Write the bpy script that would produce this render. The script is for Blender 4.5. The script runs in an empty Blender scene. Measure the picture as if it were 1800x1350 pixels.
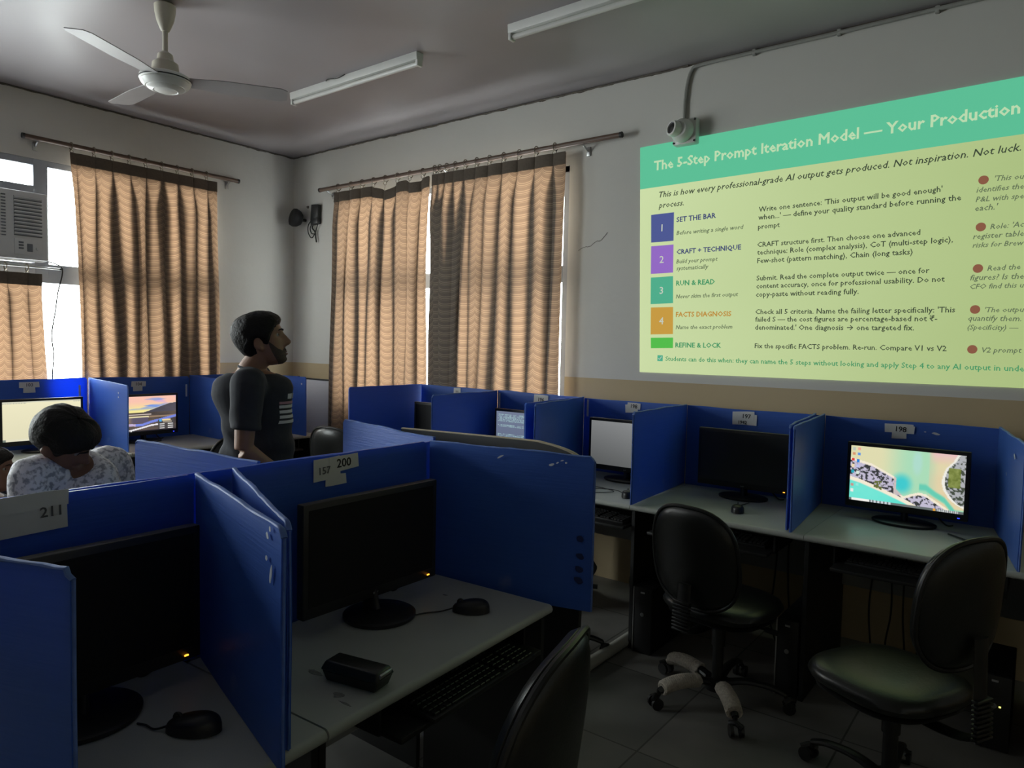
import bpy, bmesh, math, random
from mathutils import Vector, Matrix, Euler
from mathutils.bvhtree import BVHTree

S = bpy.context.scene
COL = S.collection
R = math.radians
PI = math.pi

# ------------------------------------------------------------------ camera
def make_camera():
    az, pitch, roll = 2.2254109, -0.0560476561, 0.0212907139
    f = Vector((math.cos(az) * math.cos(pitch), math.sin(az) * math.cos(pitch), math.sin(pitch)))
    r = Vector((math.sin(az), -math.cos(az), 0))
    u = r.cross(f)
    r2 = r * math.cos(roll) + u * math.sin(roll)
    u2 = -r * math.sin(roll) + u * math.cos(roll)
    m = Matrix((r2, u2, -f)).transposed().to_4x4()
    m.translation = (0, 0, 1.55)
    cd = bpy.data.cameras.new('camera')
    cd.sensor_width = 36
    cd.lens = 1243.44 / 1800 * 36
    cd.clip_start = 0.02
    o = bpy.data.objects.new('camera', cd)
    o.matrix_world = m
    COL.objects.link(o)
    S.camera = o
make_camera()

# ------------------------------------------------------------------ world, exposure
SKY = 25.0
w = bpy.data.worlds.new('sky'); S.world = w; w.use_nodes = True
bgn = w.node_tree.nodes['Background']
bgn.inputs[0].default_value = (0.95, 0.99, 1.0, 1)
bgn.inputs[1].default_value = SKY
S.view_settings.view_transform = 'Standard'
S.view_settings.look = 'None'
S.view_settings.exposure = 0.0
S.view_settings.gamma = 1.0
S.view_settings.use_curve_mapping = False
try:
    S.cycles.use_denoising = True
    S.cycles.max_bounces = 10
    S.cycles.diffuse_bounces = 6
    S.cycles.transmission_bounces = 8
    S.cycles.transparent_max_bounces = 12
    S.cycles.sample_clamp_indirect = 6.0
except Exception:
    pass

# daylight portals in the window openings (sampling guides, they give no light of their own)
def portal(loc, rot, sx, sy):
    ld = bpy.data.lights.new('window_portal', 'AREA')
    ld.shape = 'RECTANGLE'; ld.size = sx; ld.size_y = sy
    ld.cycles.is_portal = True
    o = bpy.data.objects.new('window_portal', ld)
    o.location = loc; o.rotation_euler = rot
    COL.objects.link(o)
portal((-6.02, 2.23, 1.885), (0, R(-90), 0), 1.81, 2.16)
portal((-6.02, -0.10, 1.95), (0, R(-90), 0), 1.69, 1.8)
portal((-3.87, 4.32, 1.88), (R(-90), 0, 0), 2.36, 1.80)

# ------------------------------------------------------------------ helpers
def srgb(r, g, b):
    def f(c):
        c /= 255.0
        return c / 12.92 if c <= 0.04045 else ((c + 0.055) / 1.055) ** 2.4
    return (f(r), f(g), f(b))

def M(name, base, rough=0.6, metal=0.0, spec=0.5, noise=None, bump=None, emit=None, es=1.0, transl=0.0, coat=0.0):
    """procedural material; noise=(scale, amount), bump=(scale, strength)"""
    m = bpy.data.materials.new(name); m.use_nodes = True
    nt = m.node_tree; n = nt.nodes; l = nt.links
    p = n['Principled BSDF']; out = n['Material Output']
    p.inputs['Base Color'].default_value = (*base, 1)
    p.inputs['Roughness'].default_value = rough
    p.inputs['Metallic'].default_value = metal
    p.inputs['Specular IOR Level'].default_value = spec
    if coat: p.inputs['Coat Weight'].default_value = coat
    tc = n.new('ShaderNodeTexCoord')
    src = None
    if noise:
        t = n.new('ShaderNodeTexNoise'); t.inputs['Scale'].default_value = noise[0]; t.inputs['Detail'].default_value = 6
        l.new(tc.outputs['Object'], t.inputs['Vector'])
        mx = n.new('ShaderNodeMixRGB'); mx.blend_type = 'MIX'
        a = noise[1]
        mx.inputs[1].default_value = (*[c * (1 - a) for c in base], 1)
        mx.inputs[2].default_value = (*[min(1, c * (1 + a)) for c in base], 1)
        l.new(t.outputs['Fac'], mx.inputs[0]); l.new(mx.outputs[0], p.inputs['Base Color'])
        src = mx.outputs[0]
    if bump:
        t = n.new('ShaderNodeTexNoise'); t.inputs['Scale'].default_value = bump[0]; t.inputs['Detail'].default_value = 4
        l.new(tc.outputs['Object'], t.inputs['Vector'])
        b = n.new('ShaderNodeBump'); b.inputs['Strength'].default_value = bump[1]; b.inputs['Distance'].default_value = 0.01
        l.new(t.outputs['Fac'], b.inputs['Height']); l.new(b.outputs[0], p.inputs['Normal'])
    if emit:
        p.inputs['Emission Color'].default_value = (*emit, 1)
        p.inputs['Emission Strength'].default_value = es
    if transl:
        tr = n.new('ShaderNodeBsdfTranslucent'); tr.inputs[0].default_value = (*base, 1)
        if src: l.new(src, tr.inputs[0])
        ms = n.new('ShaderNodeMixShader'); ms.inputs[0].default_value = transl
        l.new(p.outputs[0], ms.inputs[1]); l.new(tr.outputs[0], ms.inputs[2]); l.new(ms.outputs[0], out.inputs[0])
    return m

def obj(name, bm, mat=None, parent=None, smooth=35, loc=None, rz=0.0, label=None):
    me = bpy.data.meshes.new(name)
    if isinstance(bm, B): bm = bm.bm
    bmesh.ops.recalc_face_normals(bm, faces=bm.faces)
    bm.to_mesh(me); bm.free()
    if smooth:
        for p in me.polygons: p.use_smooth = True
        try: me.set_sharp_from_angle(angle=R(smooth))
        except Exception: pass
    o = bpy.data.objects.new(name, me)
    COL.objects.link(o)
    if mat:
        for mm in (mat if isinstance(mat, (list, tuple)) else [mat]): me.materials.append(mm)
    if parent: o.parent = parent
    if loc is not None: o.location = loc
    if rz: o.rotation_euler = (0, 0, rz)
    if label: o['label'] = label
    return o

def tag(o, label=None, cat=None, group=None, kind=None):
    if label: o['label'] = label
    if cat: o['category'] = cat
    if group: o['group'] = group
    if kind: o['kind'] = kind
    return o

def thing(name, label, cat, loc=(0, 0, 0), rz=0.0, group=None):
    o = bpy.data.objects.new(name, None); COL.objects.link(o)
    o.empty_display_size = 0.05
    o.location = loc; o.rotation_euler = (0, 0, rz)
    return tag(o, label, cat, group)

def dup(root, loc, rz=0.0, label=None, group=None):
    def cp(o, par):
        c = o.copy(); COL.objects.link(c)
        if par: c.parent = par
        for ch in list(o.children): cp(ch, c)
        return c
    r = cp(root, None)
    r.location = loc; r.rotation_euler = (0, 0, rz)
    if label: r['label'] = label
    if group: r['group'] = group
    return r

class B:
    def __init__(s): s.bm = bmesh.new()
    def _take(s, tmp, mat4=None):
        me = bpy.data.meshes.new('tmp'); tmp.to_mesh(me); tmp.free()
        if mat4 is not None: me.transform(mat4)
        s.bm.from_mesh(me); bpy.data.meshes.remove(me)
        return s
    def box(s, c, size, bev=0.0, rot=None, seg=2):
        t = bmesh.new(); bmesh.ops.create_cube(t, size=1)
        bmesh.ops.scale(t, vec=size, verts=t.verts)
        if bev: bmesh.ops.bevel(t, geom=list(t.edges), offset=bev, segments=seg, affect='EDGES', profile=0.5)
        m = Matrix.Translation(c) @ (Euler(rot).to_matrix().to_4x4() if rot else Matrix())
        return s._take(t, m)
    def b2(s, x0, x1, y0, y1, z0, z1, bev=0.0):
        return s.box(((x0 + x1) / 2, (y0 + y1) / 2, (z0 + z1) / 2), (abs(x1 - x0), abs(y1 - y0), abs(z1 - z0)), bev)
    def tube(s, pts, r, seg=10, caps=True):
        pts = [Vector(p) for p in pts]; n = len(pts)
        rr = r if isinstance(r, (list, tuple)) else [r] * n
        t = bmesh.new(); rings = []; up = None
        for i, p in enumerate(pts):
            d = (pts[min(i + 1, n - 1)] - pts[max(i - 1, 0)]).normalized()
            if up is None:
                up = Vector((0, 0, 1)) if abs(d.z) < 0.9 else Vector((1, 0, 0))
            a = d.cross(up)
            if a.length < 1e-5: a = d.orthogonal()
            a.normalize(); b = a.cross(d).normalized(); up = b
            ri = rr[i]
            ra, rb = ri if isinstance(ri, (list, tuple)) else (ri, ri)
            rings.append([t.verts.new(p + a * ra * math.cos(2 * PI * k / seg) + b * rb * math.sin(2 * PI * k / seg)) for k in range(seg)])
        for i in range(n - 1):
            for k in range(seg):
                t.faces.new((rings[i][k], rings[i][(k + 1) % seg], rings[i + 1][(k + 1) % seg], rings[i + 1][k]))
        if caps:
            t.faces.new(rings[0][::-1]); t.faces.new(rings[-1])
        return s._take(t)
    def lathe(s, prof, c=(0, 0, 0), seg=32, rot=None):
        t = bmesh.new(); rings = []
        for (r, z) in prof:
            if r < 1e-6: rings.append([t.verts.new((0, 0, z))])
            else: rings.append([t.verts.new((r * math.cos(2 * PI * k / seg), r * math.sin(2 * PI * k / seg), z)) for k in range(seg)])
        for a, b in zip(rings[:-1], rings[1:]):
            for k in range(seg):
                k2 = (k + 1) % seg
                if len(a) == 1 and len(b) == 1: continue
                if len(a) == 1: t.faces.new((a[0], b[k], b[k2]))
                elif len(b) == 1: t.faces.new((a[k], a[k2], b[0]))
                else: t.faces.new((a[k], a[k2], b[k2], b[k]))
        if len(rings[0]) > 1: t.faces.new(rings[0][::-1])
        if len(rings[-1]) > 1: t.faces.new(rings[-1])
        m = Matrix.Translation(c) @ (Euler(rot).to_matrix().to_4x4() if rot else Matrix())
        return s._take(t, m)
    def torus(s, c, Rr, r, rot=None, s1=16, s2=6):
        t = bmesh.new(); rings = []
        for i in range(s1):
            a = 2 * PI * i / s1
            rings.append([t.verts.new(((Rr + r * math.cos(2 * PI * k / s2)) * math.cos(a), (Rr + r * math.cos(2 * PI * k / s2)) * math.sin(a), r * math.sin(2 * PI * k / s2))) for k in range(s2)])
        for i in range(s1):
            for k in range(s2):
                A, Bb = rings[i], rings[(i + 1) % s1]
                t.faces.new((A[k], Bb[k], Bb[(k + 1) % s2], A[(k + 1) % s2]))
        return s._take(t, Matrix.Translation(c) @ (Euler(rot).to_matrix().to_4x4() if rot else Matrix()))
    def grid(s, fn, nu, nv, wrap=False):
        t = bmesh.new()
        vs = [[t.verts.new(fn(i / nu, j / nv)) for j in range(nv + 1)] for i in range(nu if wrap else nu + 1)]
        n = len(vs)
        uvl = t.loops.layers.uv.new('UVMap')
        for i in range(nu):
            for j in range(nv):
                a, b = vs[i], vs[(i + 1) % n]
                f = t.faces.new((a[j], b[j], b[j + 1], a[j + 1]))
                for lp, (ii, jj) in zip(f.loops, ((i, j), (i + 1, j), (i + 1, j + 1), (i, j + 1))):
                    lp[uvl].uv = (ii / nu, jj / nv)
        return s._take(t)
    def prism(s, poly, h0, h1, axis='z', bev=0.0):
        """2-D outline extruded; axis z: poly=(x,y); axis y: poly=(x,z); axis x: poly=(y,z)"""
        t = bmesh.new()
        def P(q, h):
            return (q[0], q[1], h) if axis == 'z' else ((q[0], h, q[1]) if axis == 'y' else (h, q[0], q[1]))
        a = [t.verts.new(P(q, h0)) for q in poly]; b = [t.verts.new(P(q, h1)) for q in poly]
        n = len(poly)
        t.faces.new(a[::-1]); t.faces.new(b)
        for i in range(n): t.faces.new((a[i], a[(i + 1) % n], b[(i + 1) % n], b[i]))
        if bev:
            bmesh.ops.recalc_face_normals(t, faces=t.faces)
            bmesh.ops.bevel(t, geom=list(t.edges), offset=bev, segments=2, affect='EDGES', profile=0.5)
        return s._take(t)
    def pad(s, w, h, th, ex=2.6, curve=0.0, taper=0.0, c=(0, 0, 0), m=None, rings=7, seg=40, dome=1.0):
        """cushion: rounded outline in x,z, thickness along y; curve bends the sides towards +y"""
        t = bmesh.new()
        def pt(rho, th_, side):
            ct, st = math.cos(th_), math.sin(th_)
            k = (abs(ct) ** ex + abs(st) ** ex) ** (-1 / ex)
            x = ct * k * rho * w / 2; z = st * k * rho * h / 2
            x *= 1 + taper * (z / (h / 2))
            y = side * th / 2 * (max(0, 1 - rho ** 5) ** 0.5) * dome + curve * (2 * x / w) ** 2
            return (x, y, z)
        allr = []
        rr = [1 - (1 - i / rings) ** 1.6 for i in range(1, rings + 1)]
        cf = t.verts.new(pt(0, 0, -1)); cb = t.verts.new(pt(0, 0, 1))
        for q in rr: allr.append([t.verts.new(pt(q, 2 * PI * k / seg, -1)) for k in range(seg)])
        for q in rr[-2::-1]: allr.append([t.verts.new(pt(q, 2 * PI * k / seg, 1)) for k in range(seg)])
        for k in range(seg):
            t.faces.new((cf, allr[0][k], allr[0][(k + 1) % seg])); t.faces.new((cb, allr[-1][(k + 1) % seg], allr[-1][k]))
        for A, C in zip(allr[:-1], allr[1:]):
            for k in range(seg): t.faces.new((A[k], C[k], C[(k + 1) % seg], A[(k + 1) % seg]))
        mm = Matrix.Translation(c) @ (m.to_4x4() if m else Matrix())
        return s._take(t, mm)
    def text(s, body, size=0.1, width=None, bold=0.0, shear=0.0, align='LEFT', ext=0.0004, m=None, rot=0.0, at=(0, 0, 0), res=2):
        """upright lettering in the local x,z plane facing -y"""
        cu = bpy.data.curves.new('tmp_text', 'FONT'); cu.body = body; cu.size = size; cu.shear = shear
        cu.bevel_depth = bold * size; cu.bevel_resolution = 0; cu.extrude = ext; cu.align_x = align; cu.resolution_u = res
        o = bpy.data.objects.new('tmp_text', cu); COL.objects.link(o)
        dg = bpy.context.evaluated_depsgraph_get(); dg.update()
        me = bpy.data.meshes.new_from_object(o.evaluated_get(dg))
        bpy.data.objects.remove(o); bpy.data.curves.remove(cu)
        if len(me.vertices):
            xs = [v.co.x for v in me.vertices]
            if width:
                k = width / (max(xs) - min(xs))
                me.transform(Matrix.Diagonal((k, k, 1, 1)) @ Matrix.Translation((-min(xs), 0, 0)))
            me.transform(Matrix.Translation(at) @ Euler((R(90), 0, 0)).to_matrix().to_4x4() @ Matrix.Rotation(rot, 4, 'Z'))
            if m is not None: me.transform(m)
            s.bm.from_mesh(me)
        bpy.data.meshes.remove(me)
        return s

def bez(pts, n=8):
    """smooth curve through points (Catmull-Rom)"""
    P = [Vector(p) for p in pts]; out = []
    for i in range(len(P) - 1):
        p0, p1, p2, p3 = P[max(i - 1, 0)], P[i], P[i + 1], P[min(i + 2, len(P) - 1)]
        for k in range(n):
            t = k / n
            out.append(0.5 * ((2 * p1) + (-p0 + p2) * t + (2 * p0 - 5 * p1 + 4 * p2 - p3) * t * t + (-p0 + 3 * p1 - 3 * p2 + p3) * t ** 3))
    out.append(P[-1]); return out

def lerp(a, b, t): return a + (b - a) * t
def pw(tab, x):
    if x <= tab[0][0]: return tab[0][1]
    for (a, va), (b, vb) in zip(tab[:-1], tab[1:]):
        if x <= b: return lerp(va, vb, (x - a) / (b - a))
    return tab[-1][1]
def smooth01(a, b, x):
    t = min(1, max(0, (x - a) / (b - a))); return t * t * (3 - 2 * t)
def hsh(i, j, s=0):
    v = math.sin(i * 127.1 + j * 311.7 + s * 74.7) * 43758.5453
    return v - math.floor(v)
def vnoise(x, y, s=0):
    i, j = math.floor(x), math.floor(y); fx, fy = x - i, y - j
    fx = fx * fx * (3 - 2 * fx); fy = fy * fy * (3 - 2 * fy)
    return lerp(lerp(hsh(i, j, s), hsh(i + 1, j, s), fx), lerp(hsh(i, j + 1, s), hsh(i + 1, j + 1, s), fx), fy)
def fbm(x, y, s=0, o=3):
    return sum(vnoise(x * 2 ** k, y * 2 ** k, s + k) * 0.5 ** (k + 1) for k in range(o)) / (1 - 0.5 ** o)

# ------------------------------------------------------------------ materials
def wall_material():
    m = bpy.data.materials.new('painted_wall'); m.use_nodes = True
    nt = m.node_tree; n = nt.nodes; l = nt.links; p = n['Principled BSDF']
    p.inputs['Roughness'].default_value = 0.75; p.inputs['Specular IOR Level'].default_value = 0.25
    g = n.new('ShaderNodeNewGeometry'); sx = n.new('ShaderNodeSeparateXYZ'); l.new(g.outputs['Position'], sx.inputs[0])
    no = n.new('ShaderNodeTexNoise'); no.inputs['Scale'].default_value = 1.3; no.inputs['Detail'].default_value = 5; l.new(g.outputs['Position'], no.inputs['Vector'])
    up = n.new('ShaderNodeMixRGB'); up.inputs[1].default_value = (0.56, 0.55, 0.52, 1); up.inputs[2].default_value = (0.64, 0.63, 0.60, 1); l.new(no.outputs['Fac'], up.inputs[0])
    lo = n.new('ShaderNodeMixRGB'); lo.inputs[1].default_value = (0.46, 0.36, 0.22, 1); lo.inputs[2].default_value = (0.52, 0.42, 0.27, 1); l.new(no.outputs['Fac'], lo.inputs[0])
    lt = n.new('ShaderNodeMath'); lt.operation = 'LESS_THAN'; lt.inputs[1].default_value = 1.335; l.new(sx.outputs[2], lt.inputs[0])
    mx = n.new('ShaderNodeMixRGB'); l.new(lt.outputs[0], mx.inputs[0]); l.new(up.outputs[0], mx.inputs[1]); l.new(lo.outputs[0], mx.inputs[2])
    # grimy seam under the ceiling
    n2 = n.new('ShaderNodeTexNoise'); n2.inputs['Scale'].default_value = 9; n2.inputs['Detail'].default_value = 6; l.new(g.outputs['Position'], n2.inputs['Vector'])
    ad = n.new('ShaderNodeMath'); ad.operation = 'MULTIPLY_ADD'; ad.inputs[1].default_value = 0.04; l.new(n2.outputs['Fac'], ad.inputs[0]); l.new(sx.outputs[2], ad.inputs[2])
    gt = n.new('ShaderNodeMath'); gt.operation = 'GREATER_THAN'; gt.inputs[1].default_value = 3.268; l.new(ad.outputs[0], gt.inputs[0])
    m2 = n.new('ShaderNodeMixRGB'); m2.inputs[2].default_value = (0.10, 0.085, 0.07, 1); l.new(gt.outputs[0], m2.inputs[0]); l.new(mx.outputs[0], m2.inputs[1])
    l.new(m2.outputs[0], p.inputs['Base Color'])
    nb = n.new('ShaderNodeTexNoise'); nb.inputs['Scale'].default_value = 14; nb.inputs['Detail'].default_value = 5; l.new(g.outputs['Position'], nb.inputs['Vector'])
    bp = n.new('ShaderNodeBump'); bp.inputs['Strength'].default_value = 0.12; bp.inputs['Distance'].default_value = 0.02; l.new(nb.outputs['Fac'], bp.inputs['Height']); l.new(bp.outputs[0], p.inputs['Normal'])
    return m

def ceiling_material():
    m = bpy.data.materials.new('ceiling_plaster'); m.use_nodes = True
    nt = m.node_tree; n = nt.nodes; l = nt.links; p = n['Principled BSDF']
    p.inputs['Roughness'].default_value = 0.42; p.inputs['Specular IOR Level'].default_value = 0.35
    g = n.new('ShaderNodeNewGeometry')
    no = n.new('ShaderNodeTexNoise'); no.inputs['Scale'].default_value = 0.9; no.inputs['Detail'].default_value = 4; l.new(g.outputs['Position'], no.inputs['Vector'])
    up = n.new('ShaderNodeMixRGB'); up.inputs[1].default_value = (0.31, 0.287, 0.30, 1); up.inputs[2].default_value = (0.375, 0.35, 0.365, 1); l.new(no.outputs['Fac'], up.inputs[0])
    l.new(up.outputs[0], p.inputs['Base Color'])
    nb = n.new('ShaderNodeTexNoise'); nb.inputs['Scale'].default_value = 1.1; nb.inputs['Detail'].default_value = 1; l.new(g.outputs['Position'], nb.inputs['Vector'])
    bp = n.new('ShaderNodeBump'); bp.inputs['Strength'].default_value = 0.5; bp.inputs['Distance'].default_value = 0.12; l.new(nb.outputs['Fac'], bp.inputs['Height']); l.new(bp.outputs[0], p.inputs['Normal'])
    return m

def floor_material():
    m = bpy.data.materials.new('floor_vinyl'); m.use_nodes = True
    nt = m.node_tree; n = nt.nodes; l = nt.links; p = n['Principled BSDF']
    p.inputs['Roughness'].default_value = 0.5
    g = n.new('ShaderNodeNewGeometry')
    br = n.new('ShaderNodeTexBrick'); br.inputs['Scale'].default_value = 1.0; br.offset = 0
    br.inputs['Brick Width'].default_value = 0.6; br.inputs['Row Height'].default_value = 0.6; br.inputs['Mortar Size'].default_value = 0.004
    br.inputs['Color1'].default_value = (0.20, 0.20, 0.185, 1); br.inputs['Color2'].default_value = (0.29, 0.28, 0.26, 1); br.inputs['Mortar'].default_value = (0.09, 0.09, 0.08, 1)
    l.new(g.outputs['Position'], br.inputs['Vector'])
    no = n.new('ShaderNodeTexNoise'); no.inputs['Scale'].default_value = 3; no.inputs['Detail'].default_value = 8; l.new(g.outputs['Position'], no.inputs['Vector'])
    mx = n.new('ShaderNodeMixRGB'); mx.blend_type = 'MULTIPLY'; mx.inputs[0].default_value = 0.6; l.new(br.outputs[0], mx.inputs[1]); l.new(no.outputs['Fac'], mx.inputs[2])
    l.new(mx.outputs[0], p.inputs['Base Color'])
    return m

def curtain_material():
    m = bpy.data.materials.new('scalloped_curtain_cloth'); m.use_nodes = True
    nt = m.node_tree; n = nt.nodes; l = nt.links
    p = n['Principled BSDF']; out = n['Material Output']
    uv = n.new('ShaderNodeUVMap'); uv.uv_map = 'UVMap'
    sx = n.new('ShaderNodeSeparateXYZ'); l.new(uv.outputs[0], sx.inputs[0])
    def math_(op, a, b=None):
        q = n.new('ShaderNodeMath'); q.operation = op
        for i, v in enumerate((a, b)):
            if v is None: continue
            if isinstance(v, (int, float)): q.inputs[i].default_value = v
            else: l.new(v, q.inputs[i])
        return q.outputs[0]
    fx = math_('FRACT', math_('MULTIPLY', sx.outputs[0], 1 / 0.075))
    a = math_('SUBTRACT', fx, 0.5)
    arc = math_('MULTIPLY', math_('SUBTRACT', 1.0, math_('SQRT', math_('SUBTRACT', 1.0, math_('MULTIPLY', math_('MULTIPLY', a, a), 3.85)))), 0.75)
    v = math_('MULTIPLY', sx.outputs[1], 1 / 0.055)
    ph = math_('SUBTRACT', v, arc)
    fr = math_('FRACT', ph)
    fine = math_('FRACT', math_('MULTIPLY', ph, 4.0))
    band = math_('GREATER_THAN', fr, 0.45)
    ln = math_('MULTIPLY', band, math_('GREATER_THAN', fine, 0.5))
    no = n.new('ShaderNodeTexNoise'); no.inputs['Scale'].default_value = 60; l.new(uv.outputs[0], no.inputs['Vector'])
    c1 = n.new('ShaderNodeMixRGB'); c1.inputs[1].default_value = (0.105, 0.080, 0.060, 1); c1.inputs[2].default_value = (0.135, 0.103, 0.077, 1); l.new(no.outputs['Fac'], c1.inputs[0])
    c2 = n.new('ShaderNodeMixRGB'); l.new(math_('MULTIPLY', ln, 0.8), c2.inputs[0]); l.new(c1.outputs[0], c2.inputs[1]); c2.inputs[2].default_value = (0.26, 0.20, 0.14, 1)
    l.new(c2.outputs[0], p.inputs['Base Color']); p.inputs['Roughness'].default_value = 0.7; p.inputs['Sheen Weight'].default_value = 0.1
    tr = n.new('ShaderNodeBsdfTranslucent')
    c3 = n.new('ShaderNodeMixRGB'); l.new(math_('MULTIPLY', ln, 0.9), c3.inputs[0]); c3.inputs[1].default_value = (0.64, 0.36, 0.205, 1); c3.inputs[2].default_value = (0.88, 0.55, 0.33, 1)
    l.new(c3.outputs[0], tr.inputs[0])
    ms = n.new('ShaderNodeMixShader'); ms.inputs[0].default_value = 0.064
    l.new(p.outputs[0], ms.inputs[1]); l.new(tr.outputs[0], ms.inputs[2]); l.new(ms.outputs[0], out.inputs[0])
    return m

def panel_material():
    m = bpy.data.materials.new('blue_corrugated_plastic'); m.use_nodes = True
    nt = m.node_tree; n = nt.nodes; l = nt.links
    p = n['Principled BSDF']; out = n['Material Output']
    tc = n.new('ShaderNodeTexCoord')
    mp = n.new('ShaderNodeMapping'); mp.inputs['Scale'].default_value = (3, 1, 90); l.new(tc.outputs['Object'], mp.inputs[0])
    no = n.new('ShaderNodeTexNoise'); no.inputs['Scale'].default_value = 2.0; no.inputs['Detail'].default_value = 3; l.new(mp.outputs[0], no.inputs['Vector'])
    n2 = n.new('ShaderNodeTexNoise'); n2.inputs['Scale'].default_value = 5; n2.inputs['Detail'].default_value = 8; l.new(tc.outputs['Object'], n2.inputs['Vector'])
    mx = n.new('ShaderNodeMixRGB'); mx.inputs[1].default_value = (0.042, 0.125, 0.47, 1); mx.inputs[2].default_value = (0.070, 0.180, 0.58, 1); l.new(no.outputs['Fac'], mx.inputs[0])
    gr = n.new('ShaderNodeMapRange'); gr.inputs[1].default_value = 0.68; gr.inputs[2].default_value = 0.78; l.new(n2.outputs['Fac'], gr.inputs[0])
    m2 = n.new('ShaderNodeMixRGB'); m2.inputs[2].default_value = (0.16, 0.25, 0.55, 1); l.new(gr.outputs[0], m2.inputs[0]); l.new(mx.outputs[0], m2.inputs[1])
    l.new(m2.outputs[0], p.inputs['Base Color'])
    p.inputs['Roughness'].default_value = 0.42; p.inputs['Specular IOR Level'].default_value = 0.45
    bp = n.new('ShaderNodeBump'); bp.inputs['Strength'].default_value = 0.18; bp.inputs['Distance'].default_value = 0.004; l.new(no.outputs['Fac'], bp.inputs['Height']); l.new(bp.outputs[0], p.inputs['Normal'])
    tr = n.new('ShaderNodeBsdfTranslucent'); tr.inputs[0].default_value = (0.035, 0.18, 0.85, 1)
    ms = n.new('ShaderNodeMixShader'); ms.inputs[0].default_value = 0.28
    l.new(p.outputs[0], ms.inputs[1]); l.new(tr.outputs[0], ms.inputs[2]); l.new(ms.outputs[0], out.inputs[0])
    return m

def glass_material():
    m = bpy.data.materials.new('window_glass'); m.use_nodes = True
    nt = m.node_tree; n = nt.nodes; l = nt.links; out = n['Material Output']
    n.remove(n['Principled BSDF'])
    t = n.new('ShaderNodeBsdfTransparent'); t.inputs[0].default_value = (0.93, 0.95, 0.94, 1)
    g = n.new('ShaderNodeBsdfGlossy'); g.inputs['Roughness'].default_value = 0.02
    f = n.new('ShaderNodeLayerWeight'); f.inputs[0].default_value = 0.25
    fk = n.new('ShaderNodeMath'); fk.operation = 'MULTIPLY'; fk.inputs[1].default_value = 0.5; l.new(f.outputs['Facing'], fk.inputs[0])
    ms = n.new('ShaderNodeMixShader'); l.new(fk.outputs[0], ms.inputs[0]); l.new(t.outputs[0], ms.inputs[1]); l.new(g.outputs[0], ms.inputs[2]); l.new(ms.outputs[0], out.inputs[0])
    return m

def attr_screen_material(name, strength=1.0):
    m = bpy.data.materials.new(name); m.use_nodes = True
    nt = m.node_tree; n = nt.nodes; l = nt.links; p = n['Principled BSDF']
    at = n.new('ShaderNodeAttribute'); at.attribute_name = 'Col'
    p.inputs['Base Color'].default_value = (0.02, 0.02, 0.02, 1); p.inputs['Roughness'].default_value = 0.3
    l.new(at.outputs['Color'], p.inputs['Emission Color']); p.inputs['Emission Strength'].default_value = strength
    return m

WALL = wall_material(); CEIL = ceiling_material(); FLOOR = floor_material(); CLOTH = curtain_material(); BLUE = panel_material(); GLASS = glass_material()
SCREEN_LIT = attr_screen_material('lit_screen', 1.0)
HEADER = M('curtain_header_cloth', (0.10, 0.078, 0.058), 0.8, noise=(60, 0.25))
FRAME = M('grey_window_frame', (0.33, 0.35, 0.39), 0.5, noise=(8, 0.12))
BLACKP = M('black_plastic', (0.012, 0.012, 0.013), 0.42, noise=(30, 0.2))
BLACKM = M('matte_black_plastic', (0.010, 0.010, 0.011), 0.55, spec=0.35, noise=(30, 0.2))
SCREEN_OFF = M('switched_off_screen', (0.022, 0.024, 0.024), 0.33, spec=0.5, noise=(2, 0.1))
SCREEN_DULL = M('dull_black_screen', (0.008, 0.008, 0.009), 0.5, spec=0.25, noise=(2, 0.1))
LEATHER = M('black_leatherette', (0.013, 0.014, 0.013), 0.32, spec=0.5, bump=(120, 0.06))
CHAIRP = M('chair_black_plastic', (0.012, 0.012, 0.012), 0.4, noise=(20, 0.2))
STEEL = M('dull_steel', (0.45, 0.45, 0.45), 0.35, metal=0.9, noise=(20, 0.1))
DESK = M('pale_grey_laminate', (0.40, 0.42, 0.385), 0.38, noise=(5, 0.10))
DESKSIDE = M('black_laminate', (0.012, 0.012, 0.012), 0.5, noise=(6, 0.2))
MODESTY = M('grey_laminate', (0.30, 0.31, 0.31), 0.55, noise=(4, 0.15))
PAPER = M('white_paper', (0.66, 0.67, 0.66), 0.75, noise=(30, 0.06))
INK = M('black_ink', (0.012, 0.012, 0.014), 0.7, noise=(40, 0.1))
GREYINK = M('faded_ink', (0.10, 0.10, 0.11), 0.7, noise=(40, 0.1))
EDGE = M('worn_blue_edge', (0.13, 0.24, 0.62), 0.6, noise=(25, 0.5), transl=0.2)
TAPE = M('clear_tape', (0.62, 0.66, 0.72), 0.35, noise=(20, 0.1))
RODM = M('brown_rod', (0.115, 0.070, 0.050), 0.4, noise=(12, 0.3))
RINGM = M('tarnished_ring', (0.20, 0.17, 0.13), 0.35, metal=0.7, noise=(12, 0.3))
CREAM = M('cream_enamel', (0.52, 0.48, 0.40), 0.45, noise=(8, 0.15))
WHITEE = M('white_enamel', (0.66, 0.66, 0.64), 0.35, noise=(8, 0.08))
ACM = M('aged_white_plastic', (0.60, 0.61, 0.62), 0.5, noise=(6, 0.1))
ACD = M('dark_louvre', (0.14, 0.15, 0.17), 0.6, noise=(6, 0.1))
CABLE = M('black_cable', (0.012, 0.012, 0.012), 0.5, noise=(30, 0.2))
GREYCABLE = M('grey_conduit', (0.30, 0.30, 0.28), 0.6, noise=(15, 0.25))
ROPE = M('sisal_rope', (0.52, 0.47, 0.40), 0.9, noise=(90, 0.45), bump=(160, 0.9))
WHITELAM = M('white_laminate', (0.60, 0.58, 0.62), 0.5, noise=(3, 0.08))
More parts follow.
